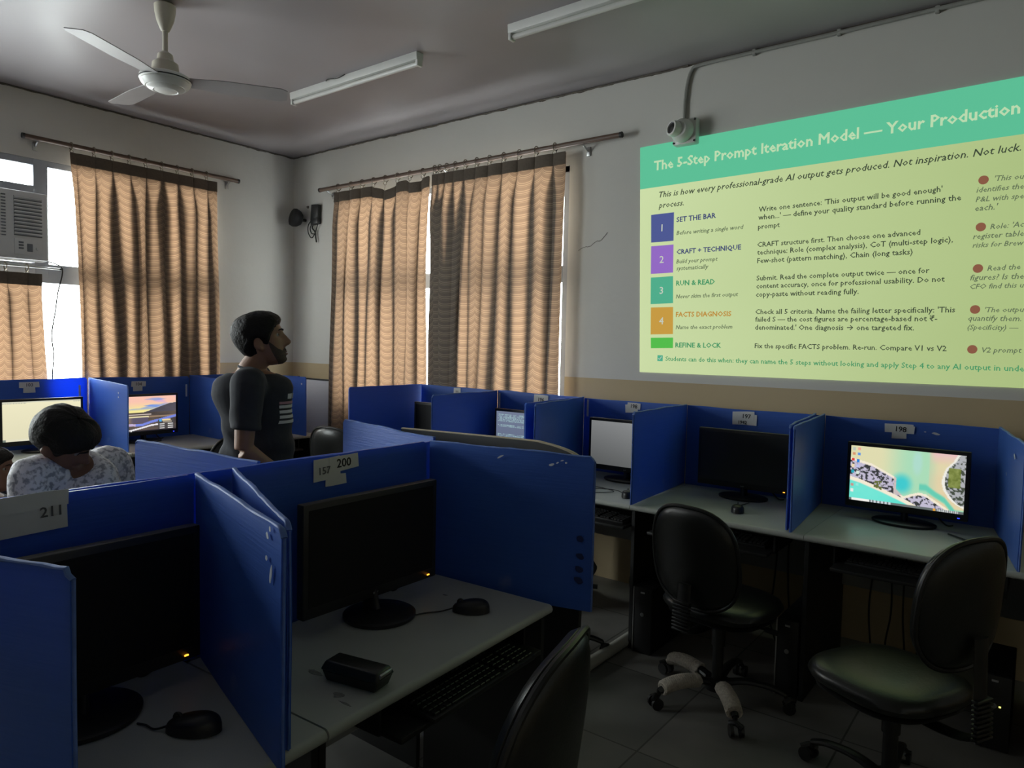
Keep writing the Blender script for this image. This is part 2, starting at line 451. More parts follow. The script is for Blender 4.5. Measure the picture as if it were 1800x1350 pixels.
SKIN = M('skin', (0.26, 0.135, 0.085), 0.5, noise=(25, 0.12))
SKIN2 = M('skin_deep', (0.20, 0.10, 0.065), 0.5, noise=(25, 0.12))
HAIR = M('black_hair', (0.007, 0.006, 0.006), 0.6, spec=0.25, noise=(80, 0.4), bump=(90, 0.5))
BEARD = M('dark_stubble', (0.055, 0.034, 0.026), 0.7, noise=(120, 0.5))
TEE = M('charcoal_cotton', (0.024, 0.026, 0.034), 0.85, noise=(40, 0.2), bump=(9, 0.5))
TROUSER = M('dark_trousers', (0.03, 0.03, 0.035), 0.85, noise=(40, 0.2))
EYEW = M('eye_white', (0.30, 0.28, 0.26), 0.3, noise=(20, 0.03))
IRIS = M('dark_iris', (0.015, 0.010, 0.008), 0.2, noise=(60, 0.3))
LIPM = M('lip', (0.17, 0.075, 0.06), 0.5, noise=(40, 0.15))
PRINT = M('white_print', (0.55, 0.55, 0.56), 0.8, noise=(40, 0.1))
PRINTP = M('pink_print', (0.40, 0.22, 0.26), 0.8, noise=(40, 0.1))
AMBER = M('amber_light', (0.5, 0.2, 0.02), 0.4, emit=(1.0, 0.36, 0.03), es=3.0)
BLUELED = M('blue_light', (0.02, 0.03, 0.5), 0.4, emit=(0.03, 0.05, 1.0), es=2.5)
YELLED = M('yellow_light', (0.5, 0.5, 0.05), 0.4, emit=(0.9, 0.9, 0.2), es=2.0)
LOGO = M('grey_lettering', (0.40, 0.40, 0.40), 0.5, noise=(40, 0.1))
STAIN = M('dark_mark', (0.13, 0.115, 0.10), 0.8, noise=(60, 0.3))
SMUDGE = M('faint_desk_smudge', (0.20, 0.205, 0.19), 0.6, noise=(90, 0.5))
CREAMEDGE = M('cream_edge_band', (0.50, 0.44, 0.32), 0.5, noise=(12, 0.15))

def camo_material():
    m = bpy.data.materials.new('mottled_white_cotton'); m.use_nodes = True
    nt = m.node_tree; n = nt.nodes; l = nt.links; p = n['Principled BSDF']
    tc = n.new('ShaderNodeTexCoord'); no = n.new('ShaderNodeTexNoise'); no.inputs['Scale'].default_value = 52; no.inputs['Detail'].default_value = 6
    l.new(tc.outputs['Object'], no.inputs['Vector'])
    cr = n.new('ShaderNodeValToRGB'); l.new(no.outputs['Fac'], cr.inputs[0])
    cr.color_ramp.elements[0].position = 0.40; cr.color_ramp.elements[0].color = (0.33, 0.33, 0.37, 1)
    cr.color_ramp.elements[1].position = 0.52; cr.color_ramp.elements[1].color = (0.78, 0.77, 0.80, 1)
    l.new(cr.outputs[0], p.inputs['Base Color']); p.inputs['Roughness'].default_value = 0.85
    nb = n.new('ShaderNodeTexNoise'); nb.inputs['Scale'].default_value = 10; l.new(tc.outputs['Object'], nb.inputs['Vector'])
    bp = n.new('ShaderNodeBump'); bp.inputs['Strength'].default_value = 0.6; bp.inputs['Distance'].default_value = 0.02; l.new(nb.outputs['Fac'], bp.inputs['Height']); l.new(bp.outputs[0], p.inputs['Normal'])
    return m
CAMO = camo_material()

# ------------------------------------------------------------------ the setting
XL, YR, ZC = -5.8, 4.1, 3.26          # left wall, right wall, ceiling
XE, YE = 3.0, -5.0                    # walls behind the camera
W1 = (1.15, 3.315, 0.98, 2.79)        # window in the left wall (y0,y1,z0,z1)
W3 = (-1.0, 0.80, 1.10, 2.79)          # further window in the left wall
W2 = (-5.05, -2.69, 0.98, 2.775)      # window in the right wall (x0,x1,z0,z1)

def struct(name, b, m, parent=None, smooth=0):
    o = obj(name, b, m, parent, smooth)
    if not parent: o['kind'] = 'structure'
    return o

b = B(); b.b2(XL - .2, XE + .2, YE - .2, YR + .2, -0.12, 0); struct('floor', b, FLOOR)
b = B(); b.b2(XL - .2, XE + .2, YE - .2, YR + .2, ZC, ZC + .12); struct('ceiling', b, CEIL)
b = B()
for (y0, y1, z0, z1) in ((YE - .2, W3[0], 0, ZC), (W3[1], W1[0], 0, ZC), (W1[1], YR + .2, 0, ZC),
                         (W3[0], W3[1], 0, W3[2]), (W3[0], W3[1], W3[3], ZC), (W1[0], W1[1], 0, W1[2]), (W1[0], W1[1], W1[3], ZC)):
    b.b2(XL - .2, XL, y0, y1, z0, z1)
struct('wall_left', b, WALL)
b = B()
for (x0, x1, z0, z1) in ((XL, W2[0], 0, ZC), (W2[1], XE + .2, 0, ZC), (W2[0], W2[1], 0, W2[2]), (W2[0], W2[1], W2[3], ZC)):
    b.b2(x0, x1, YR, YR + .2, z0, z1)
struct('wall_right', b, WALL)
b = B()
b.b2(XL, XE + .2, YE - .2, YE, 0, ZC)
struct('wall_rear', b, WALL)
b = B(); b.b2(XE, XE + .2, YE, YR, 0, ZC); struct('wall_side', b, WALL)

def window(name, wx, axis, bars_h, bars_v, yw=YR):
    """frame in the opening; bars_h: (z0,z1), bars_v: (s0,s1,z0,z1); one pane per cell given by cells"""
    s0, s1, z0, z1 = wx
    o = None
    fb = B()
    def bar(a0, a1, b0, b1, d0=0.006, d1=0.066):
        if axis == 'y': fb.b2(XL - d1, XL - d0, a0, a1, b0, b1, 0.004)
        else: fb.b2(a0, a1, yw + d0, yw + d1, b0, b1, 0.004)
    t = 0.045
    bar(s0, s0 + t, z0, z1); bar(s1 - t, s1, z0, z1); bar(s0, s1, z0, z0 + t); bar(s0, s1, z1 - t, z1)
    for (a, c) in bars_h: bar(s0 + t, s1 - t, a, c, 0.004, 0.068)
    for (a, c, e, f) in bars_v: bar(a, c, e, f, 0.002, 0.070)
    o = obj(name, fb, FRAME, smooth=0); o['kind'] = 'structure'
    return o
def pane(parent, axis, a0, a1, z0, z1, yw=YR):
    p = B()
    if axis == 'y': p.b2(XL - 0.040, XL - 0.035, a0, a1, z0, z1)
    else: p.b2(a0, a1, yw + 0.035, yw + 0.040, z0, z1)
    obj('pane', p, GLASS, parent, smooth=0)
w1 = window('window_1', W1, 'y', [(1.92, 2.055)], [(1.945, 2.037, 1.92, 2.79), (1.15, 1.43, 2.0, 2.56), (1.2, 1.95, 2.545, 2.60), (2.66, 2.72, 0.98, 2.79)])
for q in ((1.195, 1.945, 2.60, 2.745), (2.037, 2.66, 2.055, 2.745), (2.72, 3.27, 2.055, 2.745), (1.195, 2.66, 1.025, 1.92), (2.72, 3.27, 1.025, 1.92)): pane(w1, 'y', *q)
w3 = window('window_3', W3, 'y', [(1.92, 2.055)], [(0.02, 0.08, 1.10, 2.79)])
for q in ((-.955, .02, 1.145, 1.92), (.08, 0.755, 1.145, 1.92), (-.955, .02, 2.055, 2.745), (.08, 0.755, 2.055, 2.745)): pane(w3, 'y', *q)
w2 = window('window_2', W2, 'x', [(1.985, 2.10)], [(-4.26, -4.20, 0.98, 2.775), (-3.46, -3.40, 0.98, 2.775)])
for a0, a1 in ((-5.005, -4.26), (-4.20, -3.46), (-3.40, -2.735)):
    pane(w2, 'x', a0, a1, 1.025, 1.985); pane(w2, 'x', a0, a1, 2.10, 2.73)

# small marks in the plaster: nail stubs, a hairline crack
b = B(); rng = random.Random(4)
pts = bez([(-2.603, 4.0985, 2.195), (-2.56, 4.0985, 2.215), (-2.52, 4.0985, 2.212), (-2.46, 4.0985, 2.25), (-2.43, 4.0985, 2.245), (-2.381, 4.0985, 2.30)], 4)
b.tube([(p.x, p.y, p.z + rng.uniform(-.004, .004)) for p in pts], 0.0016, 5)
tag(obj('wall_crack', b, STAIN), 'thin hairline crack in the plaster right of the curtained window', 'crack')

# ------------------------------------------------------------------ projected slide on the right wall
exec_T = [
("The 5-Step Prompt Iteration Model — Your Production",(-2.056, 2.655),(-0.192, 2.676),'title','b'),
("This is how every professional-grade AI output gets produced. Not inspiration. Not luck.",(-2.015, 2.483),(-0.179, 2.502),'dark','i'),
("process.",(-2.015, 2.418),(-1.848, 2.419),'dark','i'),
("SET THE BAR",(-1.893, 2.321),(-1.642, 2.325),'navy','b'),
("Before writing a single word",(-1.89, 2.242),(-1.474, 2.246),'grey','i'),
("CRAFT + TECHNIQUE",(-1.885, 2.125),(-1.484, 2.129),'navy','b'),
("Build your prompt",(-1.885, 2.068),(-1.622, 2.071),'grey','i'),
("systematically",(-1.883, 2.026),(-1.677, 2.028),'grey','i'),
("RUN & READ",(-1.881, 1.933),(-1.634, 1.934),'green','b'),
("Never skim the first output",(-1.88, 1.854),(-1.491, 1.859),'grey','i'),
("FACTS DIAGNOSIS",(-1.876, 1.741),(-1.527, 1.743),'orange','b'),
("Name the exact problem",(-1.874, 1.665),(-1.517, 1.67),'grey','i'),
("REFINE & LOCK",(-1.872, 1.553),(-1.581, 1.556),'green','b'),
("Write one sentence: 'This output will be good enough'",(-1.39, 2.335),(-0.488, 2.348),'dark','n'),
("when...' — define your quality standard before running the",(-1.391, 2.29),(-0.407, 2.298),'dark','n'),
("prompt",(-1.39, 2.237),(-1.269, 2.24),'dark','n'),
("CRAFT structure first. Then choose one advanced",(-1.39, 2.136),(-0.574, 2.143),'dark','n'),
("technique: Role (complex analysis), CoT (multi-step logic),",(-1.389, 2.092),(-0.431, 2.097),'dark','n'),
("Few-shot (pattern matching), Chain (long tasks)",(-1.387, 2.044),(-0.603, 2.048),'dark','n'),
("Submit. Read the complete output twice — once for",(-1.387, 1.945),(-0.525, 1.951),'dark','n'),
("content accuracy, once for professional usability. Do not",(-1.387, 1.9),(-0.457, 1.905),'dark','n'),
("copy-paste without reading fully.",(-1.387, 1.852),(-0.845, 1.855),'dark','n'),
("Check all 5 criteria. Name the failing letter specifically: 'This",(-1.386, 1.753),(-0.406, 1.753),'dark','n'),
("failed S — the cost figures are percentage-based not ₹-",(-1.385, 1.71),(-0.48, 1.71),'dark','n'),
("denominated.' One diagnosis → one targeted fix.",(-1.385, 1.664),(-0.579, 1.664),'dark','n'),
("Fix the specific FACTS problem. Re-run. Compare V1 vs V2",(-1.382, 1.558),(-0.433, 1.562),'dark','n'),
("'This ou",(-0.275, 2.373),(-0.162, 2.37),'grey','i'),("identifies the",(-0.346, 2.327),(-0.16, 2.325),'grey','i'),
("P&L with spe",(-0.347, 2.282),(-0.158, 2.28),'grey','i'),("each.'",(-0.348, 2.239),(-0.255, 2.239),'grey','i'),
("Role: 'Ac",(-0.282, 2.147),(-0.151, 2.149),'grey','i'),("register table",(-0.349, 2.105),(-0.149, 2.106),'grey','i'),
("risks for Brew",(-0.349, 2.064),(-0.147, 2.063),'grey','i'),("Read the",(-0.284, 1.95),(-0.154, 1.952),'grey','i'),
("figures? Is the",(-0.351, 1.907),(-0.139, 1.907),'grey','i'),("CFO find this u",(-0.35, 1.865),(-0.137, 1.866),'grey','i'),
("'The outpu",(-0.283, 1.752),(-0.131, 1.752),'grey','i'),("quantify them.",(-0.351, 1.712),(-0.139, 1.709),'grey','i'),
("(Specificity) —",(-0.351, 1.669),(-0.148, 1.667),'grey','i'),("V2 prompt",(-0.286, 1.559),(-0.13, 1.561),'grey','i'),
("Students can do this when: they can name the 5 steps without looking and apply Step 4 to any AI output in unde",(-1.935, 1.468),(-0.117, 1.474),'green','n'),
]
SLIDE_E = 0.78  # slide panels glow by themselves, standing in for a projector's light
def glow(name, rgb, k=SLIDE_E):
    c = srgb(*rgb)
    return M('projected_' + name, tuple(x * 0.12 for x in c), 0.85, spec=0.1, emit=c, es=k)
def slide_paper_material():
    m = bpy.data.materials.new('projected_page'); m.use_nodes = True
    nt = m.node_tree; n = nt.nodes; l = nt.links; p = n['Principled BSDF']
    p.inputs['Base Color'].default_value = (0.09, 0.10, 0.06, 1); p.inputs['Roughness'].default_value = 0.85; p.inputs['Specular IOR Level'].default_value = 0.1
    tc = n.new('ShaderNodeTexCoord'); sx = n.new('ShaderNodeSeparateXYZ'); l.new(tc.outputs['Generated'], sx.inputs[0])
    no = n.new('ShaderNodeTexNoise'); no.inputs['Scale'].default_value = 1.4; l.new(tc.outputs['Generated'], no.inputs['Vector'])
    ad = n.new('ShaderNodeMath'); ad.operation = 'MULTIPLY_ADD'; ad.inputs[1].default_value = 0.35; l.new(no.outputs['Fac'], ad.inputs[0]); l.new(sx.outputs[0], ad.inputs[2])
    cr = n.new('ShaderNodeValToRGB'); l.new(ad.outputs[0], cr.inputs[0])
    cr.color_ramp.elements[0].position = 0.15; cr.color_ramp.elements[0].color = (*srgb(222, 240, 182), 1)
    cr.color_ramp.elements[1].position = 1.0; cr.color_ramp.elements[1].color = (*srgb(186, 208, 140), 1)
    l.new(cr.outputs[0], p.inputs['Emission Color']); p.inputs['Emission Strength'].default_value = SLIDE_E
    return m
GL = dict(title=glow('title', (204, 238, 192)), dark=glow('dark_text', (66, 78, 62)), navy=glow('navy', (72, 82, 128)), grey=glow('grey_text', (104, 120, 92)),
          green=glow('green', (74, 164, 112)), orange=glow('orange', (206, 152, 62)), band=glow('header_band', (102, 208, 164)), page=slide_paper_material(),
          t1=glow('tile_navy', (86, 98, 160)), t2=glow('tile_purple', (160, 116, 212)), t3=glow('tile_teal', (88, 188, 152)), t4=glow('tile_orange', (216, 168, 74)), t5=glow('tile_green', (92, 204, 84)),
          num=glow('tile_number', (214, 222, 206)), red=glow('red_bullet', (150, 98, 76)))
slide = thing('projected_slide', 'large projected slide titled The 5-Step Prompt Iteration Model on the right wall', 'projection', (-0.9, 4.097, 2.1))
SX = -0.9; SZ = 2.1
YS = -0.004
def sq(poly, y0, y1):
    b = B(); b.prism([(x - SX, z - SZ) for x, z in poly], y0, y1, 'y'); return b
XR = 0.38
obj('page', sq([(-2.112, 1.39), (XR, 1.397), (XR, 2.585), (-2.149, 2.549)], 0, YS), GL['page'], slide, 0)
obj('header_band', sq([(-2.149, 2.549), (XR, 2.585), (XR, 2.852), (-2.158, 2.811)], 0, YS), GL['band'], slide, 0)
tl = [[(-2.066, 2.381), (-1.912, 2.383), (-1.909, 2.209), (-2.06, 2.208)], [(-2.059, 2.185), (-1.908, 2.186), (-1.905, 2.014), (-2.055, 2.012)], [(-2.054, 1.989), (-1.904, 1.992), (-1.898, 1.826), (-2.05, 1.822)], [(-2.047, 1.801), (-1.897, 1.802), (-1.892, 1.635), (-2.043, 1.631)], [(-2.041, 1.61), (-1.89, 1.613), (-1.889, 1.548), (-2.038, 1.544)]]
for i, q in enumerate(tl):
    t_ = obj('step_tile', sq(q, YS, YS - .001), GL['t%d' % (i + 1)], slide, 0)
    if i < 4:
        cx = sum(p[0] for p in q) / 4 - SX; cz = sum(p[1] for p in q) / 4 - SZ
        b = B(); b.text(str(i + 1), 0.062, bold=0.008, align='CENTER', at=(cx - .002, YS - .0015, cz - .022)); obj('tile_number', b, GL['num'], t_, 0)
for body, p0, p1, col, st in exec_T:
    L = math.hypot(p1[0] - p0[0], p1[1] - p0[1]); a = math.atan2(p1[1] - p0[1], p1[0] - p0[0])
    b = B(); b.text(body, 0.04, width=L, bold=(0.022 if st == 'b' else 0.010 if st == 'n' else .008), shear=(0.22 if st == 'i' else 0), rot=a, at=(p0[0] - SX, YS - .0018, p0[1] - SZ), res=1)
    obj('text_line', b, GL[col], slide, 0)
for (x, z) in [(-0.32, 2.384), (-0.32, 2.161), (-0.322, 1.963), (-0.324, 1.766), (-0.326, 1.573)]:
    b = B(); b.lathe([(0, 0), (.021, 0), (.021, .0012), (0, .0012)], (x - SX, YS, z - SZ), 20, (R(90), 0, 0)); obj('bullet', b, GL['red'], slide, 0)
obj('check_box', sq([(-1.991, 1.464), (-1.955, 1.464), (-1.955, 1.501), (-1.991, 1.501)], YS, YS - .0015), GL['t3'], slide, 0)
b = B(); b.tube([(-1.984 - SX, YS - .002, 1.482 - SZ), (-1.976 - SX, YS - .002, 1.474 - SZ), (-1.962 - SX, YS - .002, 1.493 - SZ)], .0022, 5); obj('check_mark', b, GL['num'], slide)
# blank switch plate under the projected light, only its rim reads
b = B()
x0, x1, z0, z1 = -1.158, -0.935, 2.375, 2.485
b.tube([(x0, 4.0955, z0), (x1, 4.0955, z0), (x1, 4.0955, z1)], 0.0016, 5)
b.tube([(x1, 4.0955, z1), (x0, 4.0955, z1), (x0, 4.0955, z0)], 0.0008, 5)
pl = obj('wall_plate', b, GREYCABLE)
tag(pl, 'blank rectangular wall plate rim showing under the slide subtitle', 'wall plate')

# ------------------------------------------------------------------ ceiling: fan, tube lights, conduit, security camera
fan = thing('ceiling_fan', 'off-white ceiling fan hanging from the ceiling on a short rod', 'ceiling fan', (-3.715, 1.85, 3.26))
b = B(); b.lathe([(.03, 0), (.052, -.015), (.05, -.05), (.042, -.09), (.026, -.13), (.018, -.145)], seg=28); obj('canopy', b, CREAM, fan)
b = B(); b.tube([(0, 0, 0), (0, 0, -.27)], .013, 14); obj('down_rod', b, CREAM, fan)
b = B(); b.lathe([(.016, -.245), (.036, -.26), (.04, -.29), (.062, -.305), (.066, -.345), (.07, -.365), (.03, -.37)], seg=28); obj('motor_cup', b, CREAM, fan)
b = B(); b.lathe([(.03, -.362), (.108, -.366), (.122, -.374), (.124, -.384), (.124, -.392), (.118, -.398)], seg=40)
b.lathe([(.118, -.398), (.12, -.402), (.114, -.412), (.096, -.428), (.09, -.427), (.084, -.434), (.06, -.444), (.055, -.442), (.03, -.448), (0, -.449)], seg=40)
mh = obj('motor_housing', b, WHITEE, fan)
b = B(); b.lathe([(.1245, -.386), (.1255, -.387), (.1255, -.391), (.1245, -.392)], seg=40); obj('trim_ring', b, BLACKP, mh)
BLADE = M('grey_fan_blade', (.30, .285, .29), .5, noise=(8, .1))
for k in range(3):
    a = R(57 + 120 * k); b = B()
    def bl(u, v, a=a):
        r_ = lerp(.118, .60, u); w_ = lerp(.05, .068, smooth01(0, .4, u)) * (1 - .3 * smooth01(.93, 1, u)); y = (v - .5) * 2 * w_
        z = -.385 - y * .16
        return (r_ * math.cos(a) - y * math.sin(a), r_ * math.sin(a) + y * math.cos(a), z)
    b.grid(bl, 16, 4)
    bmesh.ops.solidify(b.bm, geom=list(b.bm.faces), thickness=.004)
    obj('blade', b, BLADE, fan)

def tube_light(loc, L, label, tube=True):
    t = thing('tube_light', label, 'tube light', loc, 0, 'ceiling tube lights')
    b = B(); b.prism([(-.03, 0), (.03, 0), (.026, -.045), (-.026, -.045)], -L / 2, L / 2, 'x', .003); obj('batten', b, WHITEE, t)
    b = B(); b.tube([(-L / 2 + .02, 0, -.062), (L / 2 - .02, 0, -.062)], .014, 16); obj('lamp_tube', b, M('unlit_lamp_tube', (.62, .62, .60), .3, noise=(5, .05)), t)
    for s in (-1, 1):
        b = B(); b.box((s * (L / 2 - .008), 0, -.052), (.018, .044, .056), .004); obj('end_cap', b, WHITEE, t)
    return t
l1 = tube_light((-3.69, 3.04, 3.26), 1.24, 'white tube light on the ceiling between the fan and the curtained corner')
b = B(); b.tube(bez([(-.22, -.03, -.003), (-.16, -.06, -.012), (-.08, -.05, -.02), (-.02, -.035, -.003)]), .003, 6); obj('wire', b, CABLE, l1)
l2 = tube_light((-1.80, 3.075, 3.26), 1.24, 'white tube light cut off by the top of the photo above the slide')

b = B()
path = bez([(-1.862, 4.085, 2.90), (-1.862, 4.087, 3.02), (-1.85, 4.088, 3.14), (-1.825, 4.087, 3.215), (-1.77, 4.084, 3.236), (-1.5, 4.085, 3.238), (-1.0, 4.085, 3.236), (-.4, 4.085, 3.24), (.4, 4.085, 3.24)], 6)
b.tube(path, .011, 8); cdt = obj('conduit', b, GREYCABLE); tag(cdt, 'grey cable conduit running from the wall camera up and along the ceiling', 'conduit')
for x in (-1.45, -1.0, -.55):
    b = B(); b.box((x, 4.088, 3.237), (.02, .024, .034), .003); obj('clip', b, GREYCABLE, cdt)
b = B(); rng = random.Random(3); pts = []
for i in range(60):
    y = lerp(1.2, 4.09, i / 59); pts.append((XL + .006, y, 3.252 + rng.uniform(-.004, .003)))
b.tube(pts, .006, 5); tag(obj('ceiling_wire', b, STAIN), 'thin dark wire along the ceiling edge above the left curtain', 'wire')
b = B(); pts = []
for i in range(70):
    pts.append((lerp(-5.79, -1.85, i / 69), YR - .006, 3.252 + rng.uniform(-.004, .003)))
b.tube(pts, .0055, 5); tag(obj('ceiling_wire', b, STAIN), 'thin dark wire along the ceiling edge above the right curtains', 'wire')

cam = thing('security_camera', 'white turret security camera on the wall above the slide corner', 'security camera', (-1.845, 4.092, 2.845))
b = B(); b.box((0.01, -.03, 0), (.15, .06, .15), .012); obj('mount_box', b, WHITEE, cam)
b = B(); b.lathe([(.07, 0), (.07, .015), (.066, .03), (.055, .05), (.045, .058)], (0, -.06, .004), 32, (R(90), 0, 0)); obj('dome', b, WHITEE, cam)
b = B(); b.lathe([(.046, -.03), (.047, .03), (.044, .045), (.034, .047), (.033, .03)], (-.018, -.10, .003), 32, (R(82), 0, R(-28))); trt = obj('turret', b, WHITEE, cam)
b = B(); b.lathe([(0, .0), (.033, .0), (.034, .036), (.025, .042), (0, .044)], (-.018, -.10, .003), 28, (R(82), 0, R(-28))); obj('lens', b, BLACKP, trt)
for x, z in ((-.055, -.062), (.075, -.062), (.075, .062), (-.055, .062)):
    b = B(); b.lathe([(.007, 0), (.007, .003), (0, .004)], (x, -.06, z), 12, (R(90), 0, 0)); obj('screw', b, BLACKP, cam)

spk = thing('speaker', 'small round black speaker on the wall left of the curtained window', 'speaker', (-5.62, 4.1, 2.66))
b = B(); b.lathe([(.02, 0), (.05, .01), (.075, .04), (.085, .075), (.078, .10), (.06, .11), (0, .108)], (0, -.03, 0), 28, (R(78), 0, R(-18))); obj('housing', b, BLACKM, spk)
b = B(); b.tube([(.01, 0, .0), (.005, -.05, .0)], .014, 10); obj('bracket', b, BLACKP, spk)
ad = thing('power_adapter', 'black power adapter with coiled leads beside the round wall speaker', 'power adapter', (-5.435, 4.1, 2.71))
b = B(); b.box((0, -.02, 0), (.105, .04, .15), .006, (0, R(5), 0)); b.box((.005, -.024, -.075), (.10, .048, .06), .006, (0, R(-4), 0)); obj('housing', b, BLACKP, ad)
b = B()
b.tube(bez([(-.05, -.025, -.06), (-.11, -.02, -.10), (-.11, -.02, -.17), (-.06, -.02, -.22), (-.01, -.02, -.18), (.03, -.02, -.10)], 6), .005, 6)
b.tube(bez([(-.04, -.02, -.08), (-.085, -.018, -.13), (-.06, -.018, -.18), (-.01, -.018, -.185)], 6), .005, 6)
b.tube(bez([(-.03, -.02, -.09), (-.05, -.02, -.13), (-.01, -.02, -.17), (.0, -.02, -.22), (.012, -.02, -.265)], 6), .007, 6)
obj('lead', b, CABLE, ad)
for (x, z, nm) in ((-5.575, 2.78, 'above the round wall speaker'), (-5.21, 2.84, 'between the power adapter and the curtain')):
    b = B(); b.lathe([(.014, 0), (.012, .006), (.004, .008), (.003, .02), (0, .021)], (x, 4.1, z), 10, (R(90), 0, 0)); tag(obj('wall_nail', b, STAIN), 'small dark nail in the wall ' + nm, 'nail')

# ------------------------------------------------------------------ curtains and rods
def curtain_rod(L, loc, rz, label, r=.017, m=None, brackets=(.12, .9), wo=.12):
    """rod along local x; local -y is the room; wall at local y=+0.12"""
    t = thing('curtain_rod', label, 'curtain rod', loc, rz)
    b = B(); b.tube([(0, 0, 0), (L, 0, 0)], r, 16); obj('rod', b, m or RODM, t)
    for s in (0, L):
        b = B(); b.tube([(s - .012 if s == 0 else s - .004, 0, 0), (s + .004 if s == 0 else s + .012, 0, 0)], r * 1.12, 16); obj('end_cap', b, BLACKP, t)
    for k in brackets:
        b = B(); b.tube([(L * k, wo - .001, -.05), (L * k, wo * .6, -.045), (L * k, .01, -.03), (L * k, -.01, -r - .006)], .006, 8); b.box((L * k, wo - .005, -.05), (.03, .008, .06), .002); obj('bracket', b, STEEL, t)
    return t

def curtain(loc, rz, L0, L1, off1, ztop, zbot, n, label, seed, sag=None, lean=0.0, rod_dz=.06, amp=(.006, .030), dep=.040, rings=True, group='window curtains', hh=.085, spread=None):
    """cloth hung along local x; top width L0, bottom width L1 starting at off1; room on local -y; z absolute"""
    rng = random.Random(seed)
    t = thing('curtain', label, 'curtain', loc, rz, group)
    ph = [rng.uniform(-.6, .6) for _ in range(n + 2)]; am = [rng.uniform(.55, 1.35) for _ in range(n + 2)]
    dp = [rng.uniform(.6, 1.3) for _ in range(n + 2)]
    H = ztop - zbot
    def shape(u, v):
        """u along the cloth, v 0 top .. 1 bottom"""
        x0 = lerp(0, off1, v); Lx = lerp(L0, L1, v)
        uu = u if not spread else spread(u, v)
        k = u * n; i = int(min(n - 1e-6, max(0, k))); f = k - i
        a_ = lerp(am[i], am[i + 1], f); d_ = lerp(dp[i], dp[i + 1], f); p_ = lerp(ph[i], ph[i + 1], f) * smooth01(.05, .6, v) * .9
        ang = 2 * PI * (k + .15) + p_
        g = smooth01(0, .16, v)
        wv = lerp(amp[0], amp[1], g) * a_ * (1 - .15 * math.sin(v * 5 + i))
        x = x0 + Lx * uu + wv * math.sin(ang) * smooth01(0, .04, u) * smooth01(0, .04, 1 - u) + .012 * math.sin(v * 4.3 + i * 2.1 + p_ * 3) * g
        y = -.012 - dep * d_ * lerp(.35, 1, g) * (.5 + .5 * math.cos(ang)) - .008 * g * vnoise(u * 6, v * 3, seed)
        dz = 0
        if sag: dz = sag(u) * (1 - v) ** 2
        z = ztop - H * v - dz
        return (x, y, z)
    nu, nv = n * 16, 34
    clothL = (L0 + L1) / 2 * 1.75
    b = B(); b.grid(lambda u, v: shape(u, v ** 1.25), nu, nv)
    o = obj('cloth', b, CLOTH, t, 180)
    uv = o.data.uv_layers[0].data
    for d in uv: d.uv = (d.uv[0] * clothL, -(d.uv[1] ** 1.25) * H)
    b = B()
    def head(u, v):
        x, y, z = shape(u, v * hh / H); return (x, y - .006, z + .006)
    b.grid(head, nu, 3); o2 = obj('header_band', b, HEADER, t, 180)
    if rings:
        for i in range(n):
            u = (i + .5 - .15) / n if i else .012
            u = min(.985, max(.012, u))
            x, y, z = shape(u, 0)
            zr = ztop + rod_dz
            b = B(); b.torus((x, 0, zr - .006), .027, .0035, (0, R(90), 0)); b.torus((x, -.006, zr - .045), .013, .0025, (R(90), 0, R(20)))
            b.tube([(x, -.006, zr - .055), (x, y - .003, z - .01)], .0022, 5)
            obj('ring', b, RINGM, t)
    return t

rl = curtain_rod(1.62, (-5.755, 1.876, 2.924), R(90), 'long brown curtain rod above the left window with the air conditioner', brackets=(.05, .95), wo=.045)
rr_ = curtain_rod(3.04, (-5.306, 4.03, 2.893), 0, 'long brown curtain rod above the two drawn curtains beside the slide', brackets=(.035, .5, .91), wo=.07)
rs = curtain_rod(1.0, (-5.755, 1.09, 2.023), R(90), 'thin short curtain rod under the air conditioner', r=.007, m=STEEL, brackets=(.1,), wo=.045)
curtain((-5.755, 2.156, 0), R(90), 1.132, 1.065, .068, 2.866, .72, 9, 'brown scalloped curtain drawn across the left window beside the air conditioner', 11, amp=(.024, .060))
def sagL(u): return .055 * math.sin(PI * smooth01(.40, .74, u)) + .05 * math.sin(PI * min(1, max(0, (u - .76) / .22))) * .6
curtain((-5.073, 4.03, 0), 0, 1.15, 1.18, -.03, 2.834, .74, 8, 'brown scalloped curtain with a sagging top, left of the bright gap beside the slide', 5, sag=sagL, amp=(.024, .064))
curtain((-3.893, 4.03, 0), 0, 1.23, 1.165, .075, 2.838, .74, 11, 'brown scalloped curtain right of the bright gap, nearest the slide', 23, amp=(.022, .060),
        spread=lambda u, v: u ** lerp(1.45, 1.85, v))
curtain((-5.755, 1.195, 0), R(90), .77, .81, 0, 1.97, .70, 6, 'short brown curtain hanging under the air conditioner', 31, amp=(.012, .04), rod_dz=.05)

# ------------------------------------------------------------------ air conditioner
ac = thing('air_conditioner', 'white window air conditioner set in the left window frame', 'air conditioner', (-5.80, 1.43, 2.062))
b = B(); b.b2(-.35, .05, 0, .575, 0, .48, .012); obj('body', b, ACM, ac)
b = B(); b.b2(.05, .085, .0, .575, .005, .475, .012); fp = obj('front_panel', b, ACM, ac)
b = B(); b.b2(.084, .0875, .365, .535, .165, .435)
gr_ = obj('grille_recess', b, ACD, fp)
b = B()
for i in range(11):
    z = .18 + i * .0245; b.box((.092, .45, z), (.016, .17, .010), .002, (0, R(-35), 0))
obj('louvre', b, ACM, gr_)
b = B()
for i in range(9):
    for j in range(14):
        b.box((.086, .04 + i * .033, .16 + j * .021), (.006, .026, .008))
obj('intake_grille', b, ACD, fp)
b = B(); b.b2(.084, .089, .365, .535, .035, .145, .003); cp_ = obj('control_panel', b, ACM, fp)
